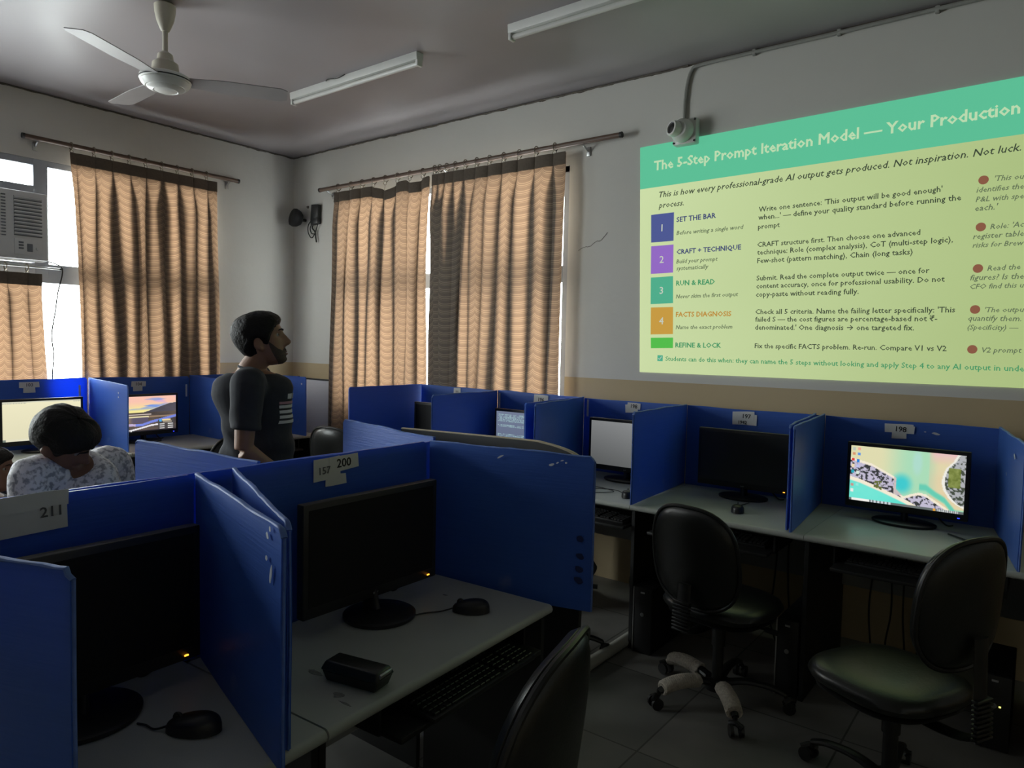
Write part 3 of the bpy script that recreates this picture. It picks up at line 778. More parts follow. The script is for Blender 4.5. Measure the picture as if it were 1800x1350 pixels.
b = B(); b.b2(.088, .094, .44, .475, .06, .115, .003); obj('display', b, ACD, cp_)
for j in range(3):
    b = B(); b.b2(.088, .093, .39, .42, .075 + j * .02, .087 + j * .02, .002); obj('button', b, ACD, cp_)
b = B(); b.lathe([(.012, 0), (.011, .008), (0, .009)], (.089, .505, .085), 16, (0, R(90), 0)); obj('knob', b, ACM, cp_)
b = B()
b.tube(bez([(-5.69, 1.99, 2.065), (-5.675, 2.075, 2.02), (-5.69, 2.05, 1.85), (-5.71, 2.04, 1.72), (-5.725, 2.02, 1.55), (-5.725, 2.03, 1.40), (-5.725, 2.02, 1.22), (-5.725, 2.03, .8)], 6), .0045, 6)
tag(obj('hanging_cable', b, CABLE), 'thin dark cable dangling from the air conditioner across the bright window', 'cable')

# ------------------------------------------------------------------ blue partition panels
def panel(p0, p1, z0, zt0, zt1, label, th=.010, bow=0.0, seed=0, edge=False, group='blue corrugated partition panels', name='divider_panel', round_=.012):
    """sheet standing from p0 to p1; local +x along the sheet, local -y is its face"""
    L = math.hypot(p1[0] - p0[0], p1[1] - p0[1]); rz = math.atan2(p1[1] - p0[1], p1[0] - p0[0])
    b = B(); t = bmesh.new(); nu, nv = 22, 8
    def top(x): return lerp(zt0, zt1, x / L) - z0 + .0025 * (vnoise(x * 9, 1, seed) - .5) * 2
    def off(x, z): return bow * math.sin(PI * x / L) + .004 * (vnoise(x * 4, z * 4, seed + 3) - .5)
    f = {}
    xs = [min(L * i / (nu - 1), L) if i < nu - 1 else L - .013 for i in range(nu)] + [L]
    fz = [j / (nv - 1) for j in range(nv - 1)] + [1 - .014 / (zt0 - z0), 1.0]
    for s in (0, 1):
        for i in range(nu + 1):
            for j in range(nv + 1):
                x = xs[i]; z = top(x) * fz[j]
                if i == nu and j == nv: x -= round_ * .5; z -= round_ * .5
                f[s, i, j] = t.verts.new((x, off(x, z) + (th if s else 0), z))
    for i in range(nu):
        for j in range(nv):
            t.faces.new((f[0, i, j], f[0, i + 1, j], f[0, i + 1, j + 1], f[0, i, j + 1]))
            t.faces.new((f[1, i, j], f[1, i, j + 1], f[1, i + 1, j + 1], f[1, i + 1, j]))
        t.faces.new((f[0, i, 0], f[1, i, 0], f[1, i + 1, 0], f[0, i + 1, 0])); t.faces.new((f[0, i, nv], f[0, i + 1, nv], f[1, i + 1, nv], f[1, i, nv]))
    for j in range(nv):
        t.faces.new((f[0, 0, j], f[0, 0, j + 1], f[1, 0, j + 1], f[1, 0, j])); t.faces.new((f[0, nu, j], f[1, nu, j], f[1, nu, j + 1], f[0, nu, j + 1]))
    b._take(t)
    o = obj(name, b, BLUE, None, 30, (p0[0], p0[1], z0), rz)
    tag(o, label, 'partition panel', group)
    if edge:
        e = B(); pts = []
        for i in range(nu):
            x = xs[i]; pts.append((x, off(x, top(x)) + th / 2, top(x) + .0005))
        zc = top(L); xc = L - round_ * .5; pts.append((xc, off(L, zc) + th / 2, zc - round_ * .5 + .0005))
        pts.append((L + .0005, off(L, zc * fz[nv - 1]) + th / 2, zc * fz[nv - 1]))
        rr = [(th * .60 * (0.85 + .3 * vnoise(i * .9, 2, seed)), .002 + .003 * vnoise(i * 1.3, 5, seed)) for i in range(len(pts))]
        e.tube(pts, rr, 8); obj('worn_top_edge', e, EDGE, o)
        e = B(); e.tube([(L, off(L, zc * fz[k]) + th / 2, zc * fz[k]) for k in range(8)], [(.0025, th * .56)] * 8, 8); obj('worn_front_edge', e, EDGE, o)
    return o, rz

def note(parent, x, z, pieces):
    """paper slips on a panel's face: pieces = (dx, dz, w, h, tilt, text, textsize, ink)"""
    for k, (dx, dz, w_, h_, ti, txt, ts, ink) in enumerate(pieces):
        b = B(); rng = random.Random(k + int(x * 100))
        poly = [(-w_ / 2, -h_ / 2), (-w_ / 6, -h_ / 2 + rng.uniform(-.003, .002)), (w_ / 2, -h_ / 2 + rng.uniform(-.002, .003)), (w_ / 2 + rng.uniform(-.004, .002), h_ / 2), (w_ / 5, h_ / 2 + rng.uniform(-.002, .002)), (-w_ / 2 + rng.uniform(-.002, .004), h_ / 2)]
        c, s_ = math.cos(ti), math.sin(ti)
        b.prism([(p[0] * c - p[1] * s_, p[0] * s_ + p[1] * c) for p in poly], 0, -.0008, 'y')
        o = obj('paper_tag', b, PAPER, parent, 0, (x + dx, -.0035 - .0012 * k, z + dz))
        if txt:
            o['label'] = 'white paper tag reading ' + txt
            t = B(); t.text(txt, ts, bold=.012, align='CENTER', rot=ti, at=(0, -.0012, -ts * .34)); obj('tag_number', t, ink, o, 0)

def strip(parent, x, z, h, w_=.014):
    b = B(); b.b2(x - w_ / 2, x + w_ / 2, -.0045, -.0035, z, z + h); obj('tape_strip', b, TAPE, parent, 0)

def marks(parent, lst, mat=None, y=-.0035, name='scuff_mark', bow=0.0, L=1.0):
    for (x, z, a, c_, ti) in lst:
        b = B(); n = 9; b.prism([(math.cos(2 * PI * k / n) * a * (0.75 + .4 * hsh(k, int(x * 99))), math.sin(2 * PI * k / n) * c_ * (0.75 + .4 * hsh(k, int(z * 99)))) for k in range(n)], 0, -.0006, 'y')
        o = obj(name, b, mat or TAPE, parent, 0, (x, y + bow * math.sin(PI * x / L), z)); o.rotation_euler = (0, ti, 0)

# row along the right wall
BY = 3.92
zt = 1.213
rb = {}
for key, x0, x1, num in (('a', -3.90, -3.14, 'reading 191, at the wall row left end'), ('b', -3.14, -2.42, 'reading 196 behind the text-filled monitor'), ('c', -2.42, -1.71, 'reading 195 behind the grey glowing monitor'),
                         ('d', -1.71, -.955, 'reading 197 behind the switched-off monitor'), ('e', -.945, -.16, 'reading 198 behind the lit beach monitor')):
    rb[key] = panel((x0 + .006, BY), (x1 - .004, BY), .735, zt + (.012 if key in 'ab' else 0), zt + (.006 if key == 'a' else 0), 'blue back panel with a paper tag ' + num, seed=ord(key))[0]
note(rb['a'], .375, .455, [(0, 0, .07, .055, .03, '191', .022, GREYINK)])
note(rb['b'], .378, .445, [(0, 0, .12, .062, -.03, '196', .036, INK), (.0, .0, .10, .05, .05, '', 0, INK)][:1])
note(rb['c'], .355, .445, [(-.01, -.012, .085, .05, .06, '', 0, INK), (.005, .004, .09, .04, -.03, '198', .034, INK)])
note(rb['d'], .345, .432, [(-.012, -.002, .125, .072, .06, '', 0, INK), (.002, -.008, .125, .062, -.03, '', 0, INK), (.006, .010, .085, .040, -.02, '197', .034, INK)])
b = B(); b.text('1942', .026, bold=.012, align='CENTER', at=(.33, -.0075, .398)); obj('half_hidden_number', b, INK, rb['d'], 0)
note(rb['e'], .345, .438, [(-.002, -.024, .065, .045, .05, '', 0, INK), (-.003, .004, .125, .042, .03, '', 0, INK), (.004, .001, .12, .040, -.04, '198', .036, INK)])
marks(rb['e'], [(.50, .43, .018, .006, .15), (.455, .435, .006, .003, 0)])
for k_, x_ in (('b', .02), ('c', .03), ('d', .725)): strip(rb[k_], x_, .36, .11)

dv = [((-.19, 3.915), (-.075, 3.17), 'right of the lit beach monitor, at the edge of the photo', 1),
      ((-.95, 3.915), (-.888, 3.17), 'between the switched-off 197 monitor and the lit beach monitor', 1),
      ((-.995, 3.915), (-.915, 3.20), 'sheet just left of the divider beside the lit beach monitor', 1),
      ((-1.715, 3.915), (-1.668, 3.17), 'between the grey glowing monitor and the switched-off 197 monitor', 1),
      ((-2.425, 3.915), (-2.275, 3.17), 'between the text-filled monitor and the grey glowing monitor', 1),
      ((-2.455, 3.915), (-2.345, 3.175), 'thin dark sheet left of the divider beside the text-filled monitor', 0),
      ((-3.145, 3.915), (-3.06, 3.17), 'right of the dark monitor at the left end of the wall row', 1),
      ((-3.925, 3.95), (-3.905, 3.215), 'at the left end of the wall row, in front of the curtains', 0)]
for i, (p0, p1, lb, e) in enumerate(dv):
    o, _ = panel(p0, p1, .755, 1.218 if i < 7 else 1.226, 1.222 if i < 7 else 1.228, 'blue divider ' + lb, seed=i + 20, edge=bool(e), bow=(.008 if i in (6, 4) else 0))
    if i == 0: marks(o, [(.55, .40, .02, .008, .3), (.35, .30, .01, .004, 1)])
    if i == 4: strip(o, .13, .33, .10); marks(o, [(.5, .3, .005, .003, 0), (.42, .36, .003, .003, 0)])

# island, near side
ib1, _ = panel((-1.715, .20), (-1.700, .912), .735, 1.203, 1.207, 'blue back panel with a paper tag reading 211 behind a shadowed monitor', seed=41)
ib2, _ = panel((-1.700, .922), (-1.712, 1.752), .735, 1.207, 1.209, 'blue back panel with paper tags reading 157 and 200', seed=42)
note(ib1, .345, .437, [(-.13, -.055, .17, .045, .02, '', 0, INK), (-.05, -.01, .26, .075, .03, '', 0, INK), (.012, .022, .14, .036, .02, '', 0, INK)])
b = B(); b.text('211', .031, bold=.012, align='CENTER', rot=.02, at=(.395, -.0095, .425)); obj('tag_number', b, GREYINK, ib1, 0)
note(ib2, .415, .430, [(.02, -.034, .08, .03, .02, '', 0, INK), (-.015, .004, .10, .066, .04, '', 0, INK), (.048, .016, .115, .044, .03, '200', .037, INK)])
b = B(); b.text('157', .031, bold=.004, align='CENTER', rot=.04, at=(.388, -.0085, .420)); obj('tag_number', b, GREYINK, ib2, 0)
iw1, _ = panel((-1.708, 1.765), (-1.112, 1.872), .722, 1.210, 1.208, 'large blue side panel right of the near monitor, with dark finger marks', seed=43, edge=True, bow=-.02)
marks(iw1, [(.570, .228, .013, .012, .2), (.571, .172, .015, .011, .3), (.570, .132, .015, .011, .3), (.568, .096, .017, .012, .3)], M('dark_smudge', (.012, .028, .12), .6, noise=(40, .3)), bow=-.02, L=.606)
marks(iw1, [(.29, .462, .014, .003, -.5), (.47, .452, .010, .004, -.3), (.49, .46, .005, .002, -.4), (.505, .468, .006, .002, -.3), (.518, .462, .004, .003, 0)], bow=-.02, L=.606)
iw2, _ = panel((-1.690, .912), (-1.098, .752), .7515, 1.208, 1.203, 'scuffed blue side panel between the near left desk and the near right desk', seed=44, edge=True)
marks(iw2, [(.57, .36, .006, .022, .3), (.545, .385, .006, .005, 0), (.55, .43, .008, .006, .4), (.565, .445, .006, .005, 0)])
iw3, _ = panel((-1.685, 1.008), (-1.15, .80), .7515, 1.210, 1.200, 'second blue sheet leaning against the scuffed panel left of the 200 tag', seed=45, edge=True)
iw4, _ = panel((-1.70, .205), (-1.118, .412), .7515, 1.206, 1.208, 'blue side panel at the lower left edge, left of the near left monitor', seed=46, edge=True, round_=.018)
# island, far side
fb1, _ = panel((-1.757, 1.84), (-1.750, .20), .735, 1.200, 1.203, 'long blue back panel behind the 200 panel, on the island far side', seed=47)
fw1, _ = panel((-1.765, 1.142), (-2.355, 1.075), .755, 1.203, 1.214, 'creased blue side panel on the far side of the island, beside the seated person', seed=48, edge=True)
fw2, _ = panel((-1.765, 1.852), (-2.382, 1.945), .735, 1.206, 1.216, 'pale blue side panel on the far side of the island, right of the standing person', seed=49, edge=True)

# row along the left wall
lb1, _ = panel((-5.655, 1.10), (-5.655, 2.222), .735, 1.232, 1.238, 'blue back panel with a paper tag reading 103 under the left window', seed=51)
lb2, _ = panel((-5.655, 2.236), (-5.655, 2.995), .735, 1.236, 1.232, 'blue back panel with a paper tag reading 104 behind the landscape monitor', seed=52)
lb3, _ = panel((-5.655, 3.005), (-5.655, 3.60), .735, 1.240, 1.238, 'blue back panel behind the standing person, near the room corner', seed=53)
note(lb1, .75, .462, [(0, -.03, .075, .05, .0, '', 0, INK), (0, .0, .125, .04, .0, '103', .032, GREYINK)])
note(lb2, .352, .445, [(-.005, -.03, .07, .05, .0, '', 0, INK), (0, .0, .11, .042, -.02, '104', .034, GREYINK)])
note(lb3, .35, .482, [(0, 0, .065, .03, 0, '10', .022, GREYINK)])
strip(lb1, 1.07, .35, .10); strip(lb2, .735, .33, .10)
lw1, _ = panel((-5.65, 2.232), (-5.02, 2.225), .755, 1.236, 1.208, 'bright blue side panel between the seated person and the landscape monitor', seed=54, edge=True)
marks(lw1, [(.50, .40, .008, .008, 0), (.50, .37, .008, .007, 0)])
lw2, _ = panel((-5.65, 3.0), (-5.04, 2.985), .755, 1.236, 1.232, 'blue side panel right of the landscape monitor, partly behind the standing person', seed=55)
lw3, _ = panel((-5.65, 3.61), (-4.90, 3.585), .755, 1.245, 1.246, 'bright blue side panel just right of the standing person', seed=56)
marks(lw3, [(.70, .43, .01, .008, 0)])
b = B(); b.b2(-5.62, -5.10, 4.015, 4.04, .0, 1.19, .003); wl = obj('laminate_board', b, WHITELAM); tag(wl, 'pale lavender laminate board against the wall left of the curtains', 'board')
b = B(); b.b2(-5.63, -5.09, 4.008, 4.047, 1.188, 1.200, .002); b.tube([(-5.60, 4.02, 1.19), (-5.60, 4.02, 1.212)], .012, 8); obj('dark_cap', b, DESKSIDE, wl)
# black board with cream edging standing behind the island
t = bmesh.new()
prof = [(0, -.75), (.86, -.75), (.89, .34), (.885, .39), (.86, .42), (.81, .440), (.72, .455), (.60, .458), (0, .444)]
b = B(); b.prism(prof, 0, .018, 'y', .001); bo = obj('black_board', b, DESKSIDE, None, 0, (-2.12, 2.02, .75)); tag(bo, 'black board with a cream edge standing behind the blue panel near the text-filled monitor', 'board')
q_ = bez([(p[0], .009, p[1] + .001) for p in prof[2:]], 6); b = B(); b.tube(q_, [(.011, .004)] * len(q_), 8); obj('edge_band', b, CREAMEDGE, bo)

# ------------------------------------------------------------------ desks
def desk(loc, rz, w_, d, label, tray=None, group='grey-topped computer desks', sides=(1, 1)):
    t = thing('computer_desk', label, 'desk', loc, rz, group)
    h, th = .75, .028
    prof = [(d, h), (.014, h)] + [(.014 - .014 * math.sin(PI * k / 8), h - th / 2 + th / 2 * math.cos(PI * k / 8)) for k in range(1, 8)] + [(.014, h - th), (d, h - th)]
    b = B(); b.prism(prof, .001, w_ - .001, 'x'); obj('top', b, DESK, t, 30)
    for s, x in zip(sides, (.0, w_ - .018)):
        if s:
            b = B(); b.b2(x, x + .018, .03, d - .01, .0, h - th, .001); obj('side_panel', b, DESKSIDE, t, 0)
    b = B(); b.b2(.018, w_ - .018, d - .045, d - .03, .36, h - th, .001); obj('modesty_panel', b, MODESTY, t, 0)
    if tray:
        x0, x1, out = tray
        b = B(); b.b2(x0, x1, -out, .30, .628, .643, .004); tr = obj('keyboard_tray', b, DESKSIDE, t, 30)
        for x in (x0 - .008, x1):
            b = B(); b.b2(x, x + .008, .05, .32, .63, .722); obj('tray_runner', b, CHAIRP, tr, 0)
    return t
for i, (x0, w_, lb) in enumerate(((-3.905, .765, 'under the dark monitor at the left end of the wall row'), (-3.14, .72, 'under the text-filled monitor'), (-2.42, .745, 'under the grey glowing monitor'), (-1.675, .845, 'under the switched-off 197 monitor'), (-.83, .86, 'under the lit beach monitor'))):
    desk((x0, 3.18, 0), 0, w_, .735, 'grey-topped computer desk ' + lb, ((.12, w_ - .14, .04) if i != 2 else (.26, .735, .04)), sides=(1, 1 if i == 4 else 0))
desk((-1.145, .90, 0), R(93), .885, .515, 'grey-topped near desk under the 200 tag, with a black case on it', (.20, .80, .015))
desk((-1.098, .003, 0), R(93), .895, .56, 'shadowed grey-topped desk at the lower left under the 211 tag', (.20, .80, .03))
desk((-2.345, 1.80, 0), R(-90), .88, .585, 'desk on the far side of the island facing the standing person', (.1, .7, .02))
desk((-2.345, .915, 0), R(-90), .88, .585, 'desk on the far side of the island where the seated person sits', (.1, .7, .02))
desk((-4.965, 1.10, 0), R(90), 1.13, .68, 'desk along the left wall under the cream-coloured screen', (.2, .9, .02))
desk((-4.965, 2.235, 0), R(90), .76, .68, 'desk along the left wall under the landscape screen', (.1, .6, .02))
desk((-4.965, 3.0, 0), R(90), .76, .68, 'end desk along the left wall beside the pale board', (.1, .6, .02))

# ------------------------------------------------------------------ screens' pictures (worked out point by point)
def mixc(a, b_, t): return tuple(lerp(x, y, t) for x, y in zip(a, b_))
def pic_beach(u, v):
    up = pw([(0, .22), (.2, .30), (.38, .46), (.42, .50), (.39, .58), (.43, .72), (.49, .82), (.56, .76), (.62, .72), (.68, .73), (.76, .82), (.86, .93), (.93, 1.03)], u)
    lo = pw([(0, .60), (.1, .64), (.3, .76), (.5, .90), (.62, 1.0), (.7, 1.06)], u)
    ub = pw([(0, .93), (.12, .90), (.25, .84), (.4, .815), (.5, .81), (.62, .825), (.75, .87), (.84, .925), (1, 1.1)], v)
    n1 = fbm(u * 5 + 3, v * 4, 1); n2 = vnoise(u * 46, v * 28, 5) * .6 + vnoise(u * 90, v * 55, 9) * .4
    sand, cream = (226, 222, 178), (246, 236, 214)
    if u > ub:
        d = u - ub
        if d < .018 + .01 * n1 or v > .86: c = (240, 238, 228)
        else:
            c = (70, 78, 66) if n2 < .47 else (176, 178, 182)
            if abs(u - .915) < .05 and abs(v - .40) < .17: c = mixc((96, 110, 44), (150, 160, 92), n2)
    elif v > lo:
        c = mixc((92, 226, 208), (132, 236, 220), n1)
        if v < lo + .05: c = mixc(cream, c, smooth01(.02, .05, v - lo))
    elif v > up:
        if v < up + .045 or v > lo - .035: c = cream
        else: c = (58, 60, 62) if n2 < .46 else (196, 190, 212)
        if n2 < .5 and .22 < u < .30 and v > .6: c = (104, 112, 62)
        if .40 < u < .50 and v < .80: c = mixc((220, 205, 190), (190, 180, 190), n2)
    else:
        c = mixc(sand, (172, 222, 186), smooth01(.25, .55, u) * (1 - smooth01(.68, .80, u)))
        dd = math.hypot((u - .47) / .10, (v - .60) / .20); c = mixc((66, 204, 208), c, smooth01(.3, 1.25, dd))
        dd = math.hypot((u - .60) / .05, (v - .20) / .25); c = mixc((176, 222, 206), c, smooth01(.4, 1.2, dd))
        if u > .68 and v < .2: c = mixc(c, (236, 196, 214), smooth01(.68, .76, u) * (1 - v / .2) * (.6 + n1))
        dd = abs(v - pw([(.68, .62), (.76, .72), (.84, .80), (.93, 1.0)], u)) if u > .62 else 9
        c = mixc((104, 206, 180), c, smooth01(.02, .09, dd)) if dd < 1 else c
        if u > .70 and dd > .06: c = mixc(c, (232, 196, 160), .5 * n1 + .15)
    if v > .955:
        c = (104, 112, 112)
        if .025 < u < .19: c = (246, 244, 238)
        elif .20 < u < .40 and (u * 30) % 1 < .5: c = (206, 214, 220)
        elif .75 < u < .77: c = (240, 170, 60)
        elif .78 < u < .96 and (u * 60) % 1 < .55: c = (200, 204, 206)
    for k, (iu, iv, cc) in enumerate(((.03, .06, (190, 200, 190)), (.075, .055, (240, 170, 150)), (.03, .15, (220, 150, 110)), (.075, .15, (90, 150, 230)), (.025, .255, (220, 60, 50)), (.07, .27, (40, 130, 220)), (.025, .37, (240, 220, 180)), (.07, .37, (190, 195, 240)), (.025, .48, (40, 170, 190)), (.07, .49, (220, 235, 225)), (.025, .72, (200, 150, 140)), (.07, .71, (150, 235, 225)), (.025, .82, (236, 238, 232)))):
        if abs(u - iu) < .013 and abs(v - iv) < .028: c = cc
    return c
def pic_hills(u, v):
    n = fbm(u * 4, v * 7, 3); n2 = fbm(u * 3 + 9, v * 11, 8)
    sk = mixc((250, 196, 176), (246, 232, 150), smooth01(.12, .42, v)); sk = mixc(sk, (116, 150, 226), smooth01(.52, .72, n2) * (1 - smooth01(.30, .42, v))); sk = mixc(sk, (206, 170, 226), smooth01(.55, .8, n) * .7 * (1 - smooth01(.2, .35, v)))
    c = sk
    hill = min(pw([(0, .34), (.15, .42), (.22, .47), (1, .47)], u), pw([(0, .47), (.45, .47), (.55, .42), (.75, .30), (.9, .22), (1, .21)], u))
    if v > hill - .01 and v < hill + .006: c = mixc(sk, (255, 240, 214), .6)
    if v > hill: c = mixc((66, 64, 72), (92, 88, 98), n)
    if v > .46:
        c = mixc((52, 46, 46), (124, 108, 96), n)
        if .50 < v < .53 and u < .6: c = (214, 198, 190)
        if .57 < v < .61: c = (232, 220, 176) if u < .56 else (150, 126, 104)
        if .60 < v < .76 and .08 < u < .55: c = mixc((240, 190, 92), (92, 84, 104), smooth01(.10, .34, u))
        w_ = abs(v - pw([(0, .74), (.2, .80), (.45, .82), (.6, .74), (.72, .70), (1, .60)], u)); 
        if w_ < .035: c = (120, 136, 222) if u > .35 else (196, 178, 214)
        w_ = abs(v - pw([(0, .90), (.1, .93), (.25, .97), (.45, .90), (.6, .84), (.75, .82)], u))
        if w_ < .022 and u < .75: c = (240, 236, 240)
    if .70 < u < .97 and .70 < v < .97: c = (76, 72, 72)
    if .77 < u < .91 and .69 < v < .73: c = (236, 214, 160)
    if .78 < u < .93 and .73 < v < .79: c = (150, 140, 126)
    for iv in (.83, .89, .95):
        if abs(v - iv) < .011 and (.73 < u < .81 or .86 < u < .95): c = (226, 224, 222)
    if math.hypot((u - .745), (v - .725) * .6) < .022: c = (70, 170, 236)
    if v > .965:
        c = (40, 36, 44)
        if u < .30 and (u * 26) % 1 < .5: c = (232, 230, 230)
    return c
def pic_terminal(u, v):
    c = mixc((118, 128, 152), (98, 108, 134), v)
    row = int(v * 30); f = v * 30 - row
    lens = {2: .6, 3: .95, 4: .98, 5: .98, 6: .9, 7: .8, 10: .85, 11: .5, 17: .98, 18: .95, 19: .5, 20: .98, 21: .97, 22: .9, 23: .95, 24: .7}
    if row in lens and .15 < f < .75 and .03 < u < lens[row]:
        if hsh(int(u * 95), row, 2) > .30: c = mixc(c, (176, 214, 214), .45 + .45 * hsh(int(u * 95), row, 7))
    return c
def pic_page(u, v):
    c = mixc((238, 232, 196), (226, 220, 186), v)
    if v < .025: c = (214, 212, 192)
    if .03 < v < .05 and (u < .3 or u > .90) and (u * 60) % 1 < .5: c = (180, 180, 164)
    if v > .95:
        c = (226, 222, 196)
        if .36 < u < .66 and (u * 44) % 1 < .55: c = (92, 98, 104)
        if u < .04 or u > .92: c = (120, 130, 120)
    return c
def screen_mesh(name, fn, w_, h_, nu, nv, gain=1.0):
    me = bpy.data.meshes.new(name)
    vs = []; fs = []; cols = []
    for j in range(nv + 1):
        for i in range(nu + 1):
            vs.append((-w_ / 2 + w_ * i / nu, 0, h_ / 2 - h_ * j / nv)); c = srgb(*fn(i / nu, j / nv)); cols.extend((c[0] * gain, c[1] * gain, c[2] * gain, 1))
    for j in range(nv):
        for i in range(nu):
            a = j * (nu + 1) + i; fs.append((a, a + nu + 1, a + nu + 2, a + 1))
    me.from_pydata(vs, [], fs)
    at = me.color_attributes.new('Col', 'FLOAT_COLOR', 'POINT'); at.data.foreach_set('color', cols)
    me.materials.append(SCREEN_LIT)
    o = bpy.data.objects.new(name, me); COL.objects.link(o); return o

# ------------------------------------------------------------------ monitors
def monitor(loc, rz, label, pic=None, off=None, led=None, w_=.505, h_=.312, zb=.052, tilt=0.0, base=(.125, .09), nu=150, nv=84, gain=1.0, logo=True, bdy=0.0):
    """screen faces local -y; origin under the stand"""
    t = thing('monitor', label, 'monitor', loc, rz, 'computer monitors')
    b = B(); b.lathe([(0, 0), (.98, 0), (1, .004), (1, .010), (.93, .014), (.3, .016), (0, .016)], seg=44)
    bmesh.ops.scale(b.bm, vec=(base[0], base[1], 1), verts=b.bm.verts); bmesh.ops.translate(b.bm, vec=(0, bdy, 0), verts=b.bm.verts)
    obj('base', b, BLACKP, t)
    b = B(); b.tube([(0, .012 + bdy * .4, .012), (0, .014, .08), (0, .02, .17)], [(.034, .016), (.03, .014), (.028, .013)], 16); obj('stand', b, BLACKP, t)
    b = B(); b.b2(-w_ / 2, w_ / 2, -.018, .012, zb, zb + h_, .004); b.b2(-w_ * .38, w_ * .38, .010, .035, zb + .03, zb + h_ - .05, .012)
    hs = obj('housing', b, BLACKP, t)
    sw, sh = w_ - .034, h_ - .048
    sz = zb + h_ - .017 - sh / 2
    if pic:
        sc = screen_mesh('screen', pic, sw, sh, nu, nv, gain); sc.parent = t; sc.location = (0, -.0188, sz)
    else:
        b = B(); b.b2(-sw / 2, sw / 2, -.0187, -.0175, sz - sh / 2, sz + sh / 2); sc = obj('screen', b, off or SCREEN_OFF, t, 0)
    if led:
        b = B(); b.box((w_ / 2 - .035, -.0185, zb + .012), (.010, .003, .004), .001); obj('power_light', b, led, t)
    if logo:
        b = B(); b.text('acer', .011, align='CENTER', at=(0, -.0186, zb + .011)); obj('brand_lettering', b, LOGO, t, 0)
    b = B(); b.tube(bez([(.06, .03, zb + .10), (.12, .075, .05), (.16, .085, .0055), (.19, .09, .0055)]), .004, 6); obj('lead', b, CABLE, t)
    return t
D = .7515
monitor((-.528, 3.72, D), 0, 'lit monitor showing an aerial beach wallpaper under the 198 tag', pic_beach, led=BLUELED, base=(.135, .095), gain=.97, logo=False)
monitor((-1.297, 3.75, D), 0, 'switched-off black monitor under the 197 tag', led=AMBER, base=(.13, .095))
def pic_blank(u, v): return mixc((140, 142, 143), (88, 90, 90), .75 * v + .3 * (1 - u))  # grey light painted into the blank screen, dimmer to the lower left
monitor((-2.0, 3.74, D), 0, 'black monitor with a blank greyish glowing screen, left of the 197 station', pic_blank, nu=12, nv=10, base=(.14, .09))
monitor((-2.755, 3.75, D), 0, 'lit monitor filled with pale text lines under the 196 tag', pic_terminal, gain=.9, logo=False, nu=190, nv=150)
monitor((-3.465, 3.70, D), R(3), 'dark monitor at the left end of the wall row, half hidden by a divider', off=SCREEN_DULL, logo=False)
monitor((-1.562, 1.378, D), R(90), 'black switched-off monitor on the near desk under the 200 tag', off=SCREEN_DULL, led=AMBER, base=(.105, .105), bdy=-.035)
monitor((-1.575, .60, D), R(91), 'black monitor in shadow at the lower left under the 211 tag', off=SCREEN_DULL, led=AMBER, base=(.115, .115), logo=False)
monitor((-5.47, 1.863, D), R(90), 'lit monitor showing a cream page, behind the seated person', pic_page, logo=False, gain=1.0)
monitor((-5.46, 2.54, D), R(90), 'lit monitor showing a sunset landscape under the 104 tag', pic_hills, led=BLUELED, logo=False, gain=1.0)

# ------------------------------------------------------------------ mice, keyboards, black case
def mouse(loc, rz, label, tail):
    t = thing('computer_mouse', label, 'mouse', loc, rz, 'computer mice')
    b = B()
    def f(u, v):
        a = 2 * PI * u; r_ = math.sin(PI * v / 2) ** .8
        x = .031 * math.cos(a) * r_ * (1 - .12 * math.sin(a)); y = .056 * math.sin(a) * r_
        z = .036 * (math.cos(PI * v / 2) ** .55) * (1 - .18 * (y / .056)) + .001
        return (x, y, z)
    b.grid(f, 28, 10, wrap=True); bmesh.ops.remove_doubles(b.bm, verts=b.bm.verts, dist=1e-5); obj('body', b, BLACKP, t, 180)
    b = B(); b.torus((0, .032, .030), .007, .0035, (0, R(90), 0), 14, 8); obj('scroll_wheel', b, CHAIRP, t)
    b = B(); b.tube(bez([(0, .054, .010)] + tail, 6), .0022, 6); obj('cord', b, CABLE, t)
    return t
mouse((-1.345, 1.575, D), R(128), 'black mouse on the near desk under the 200 tag', [(-.01, .09, .003), (-.025, .135, .003), (-.045, .165, .003)])
mouse((-1.350, .722, D), R(128), 'black mouse on the shadowed desk under the 211 tag', [(.0, .08, .003), (.015, .105, .003), (.02, .125, .003)])
mouse((-1.205, 3.415, D), R(18), 'black mouse on the desk of the switched-off 197 monitor', [(.0, .075, .02), (-.02, .11, .003), (.02, .16, .003), (.05, .22, .003)])
mouse((-1.775, 3.345, D), R(25), 'black mouse on the desk of the grey glowing monitor', [(-.03, .08, .003), (-.07, .14, .003), (-.16, .16, .003), (-.28, .10, .003), (-.20, .04, .003), (-.08, .10, .003), (-.18, .2, .003), (-.30, .18, .003)])

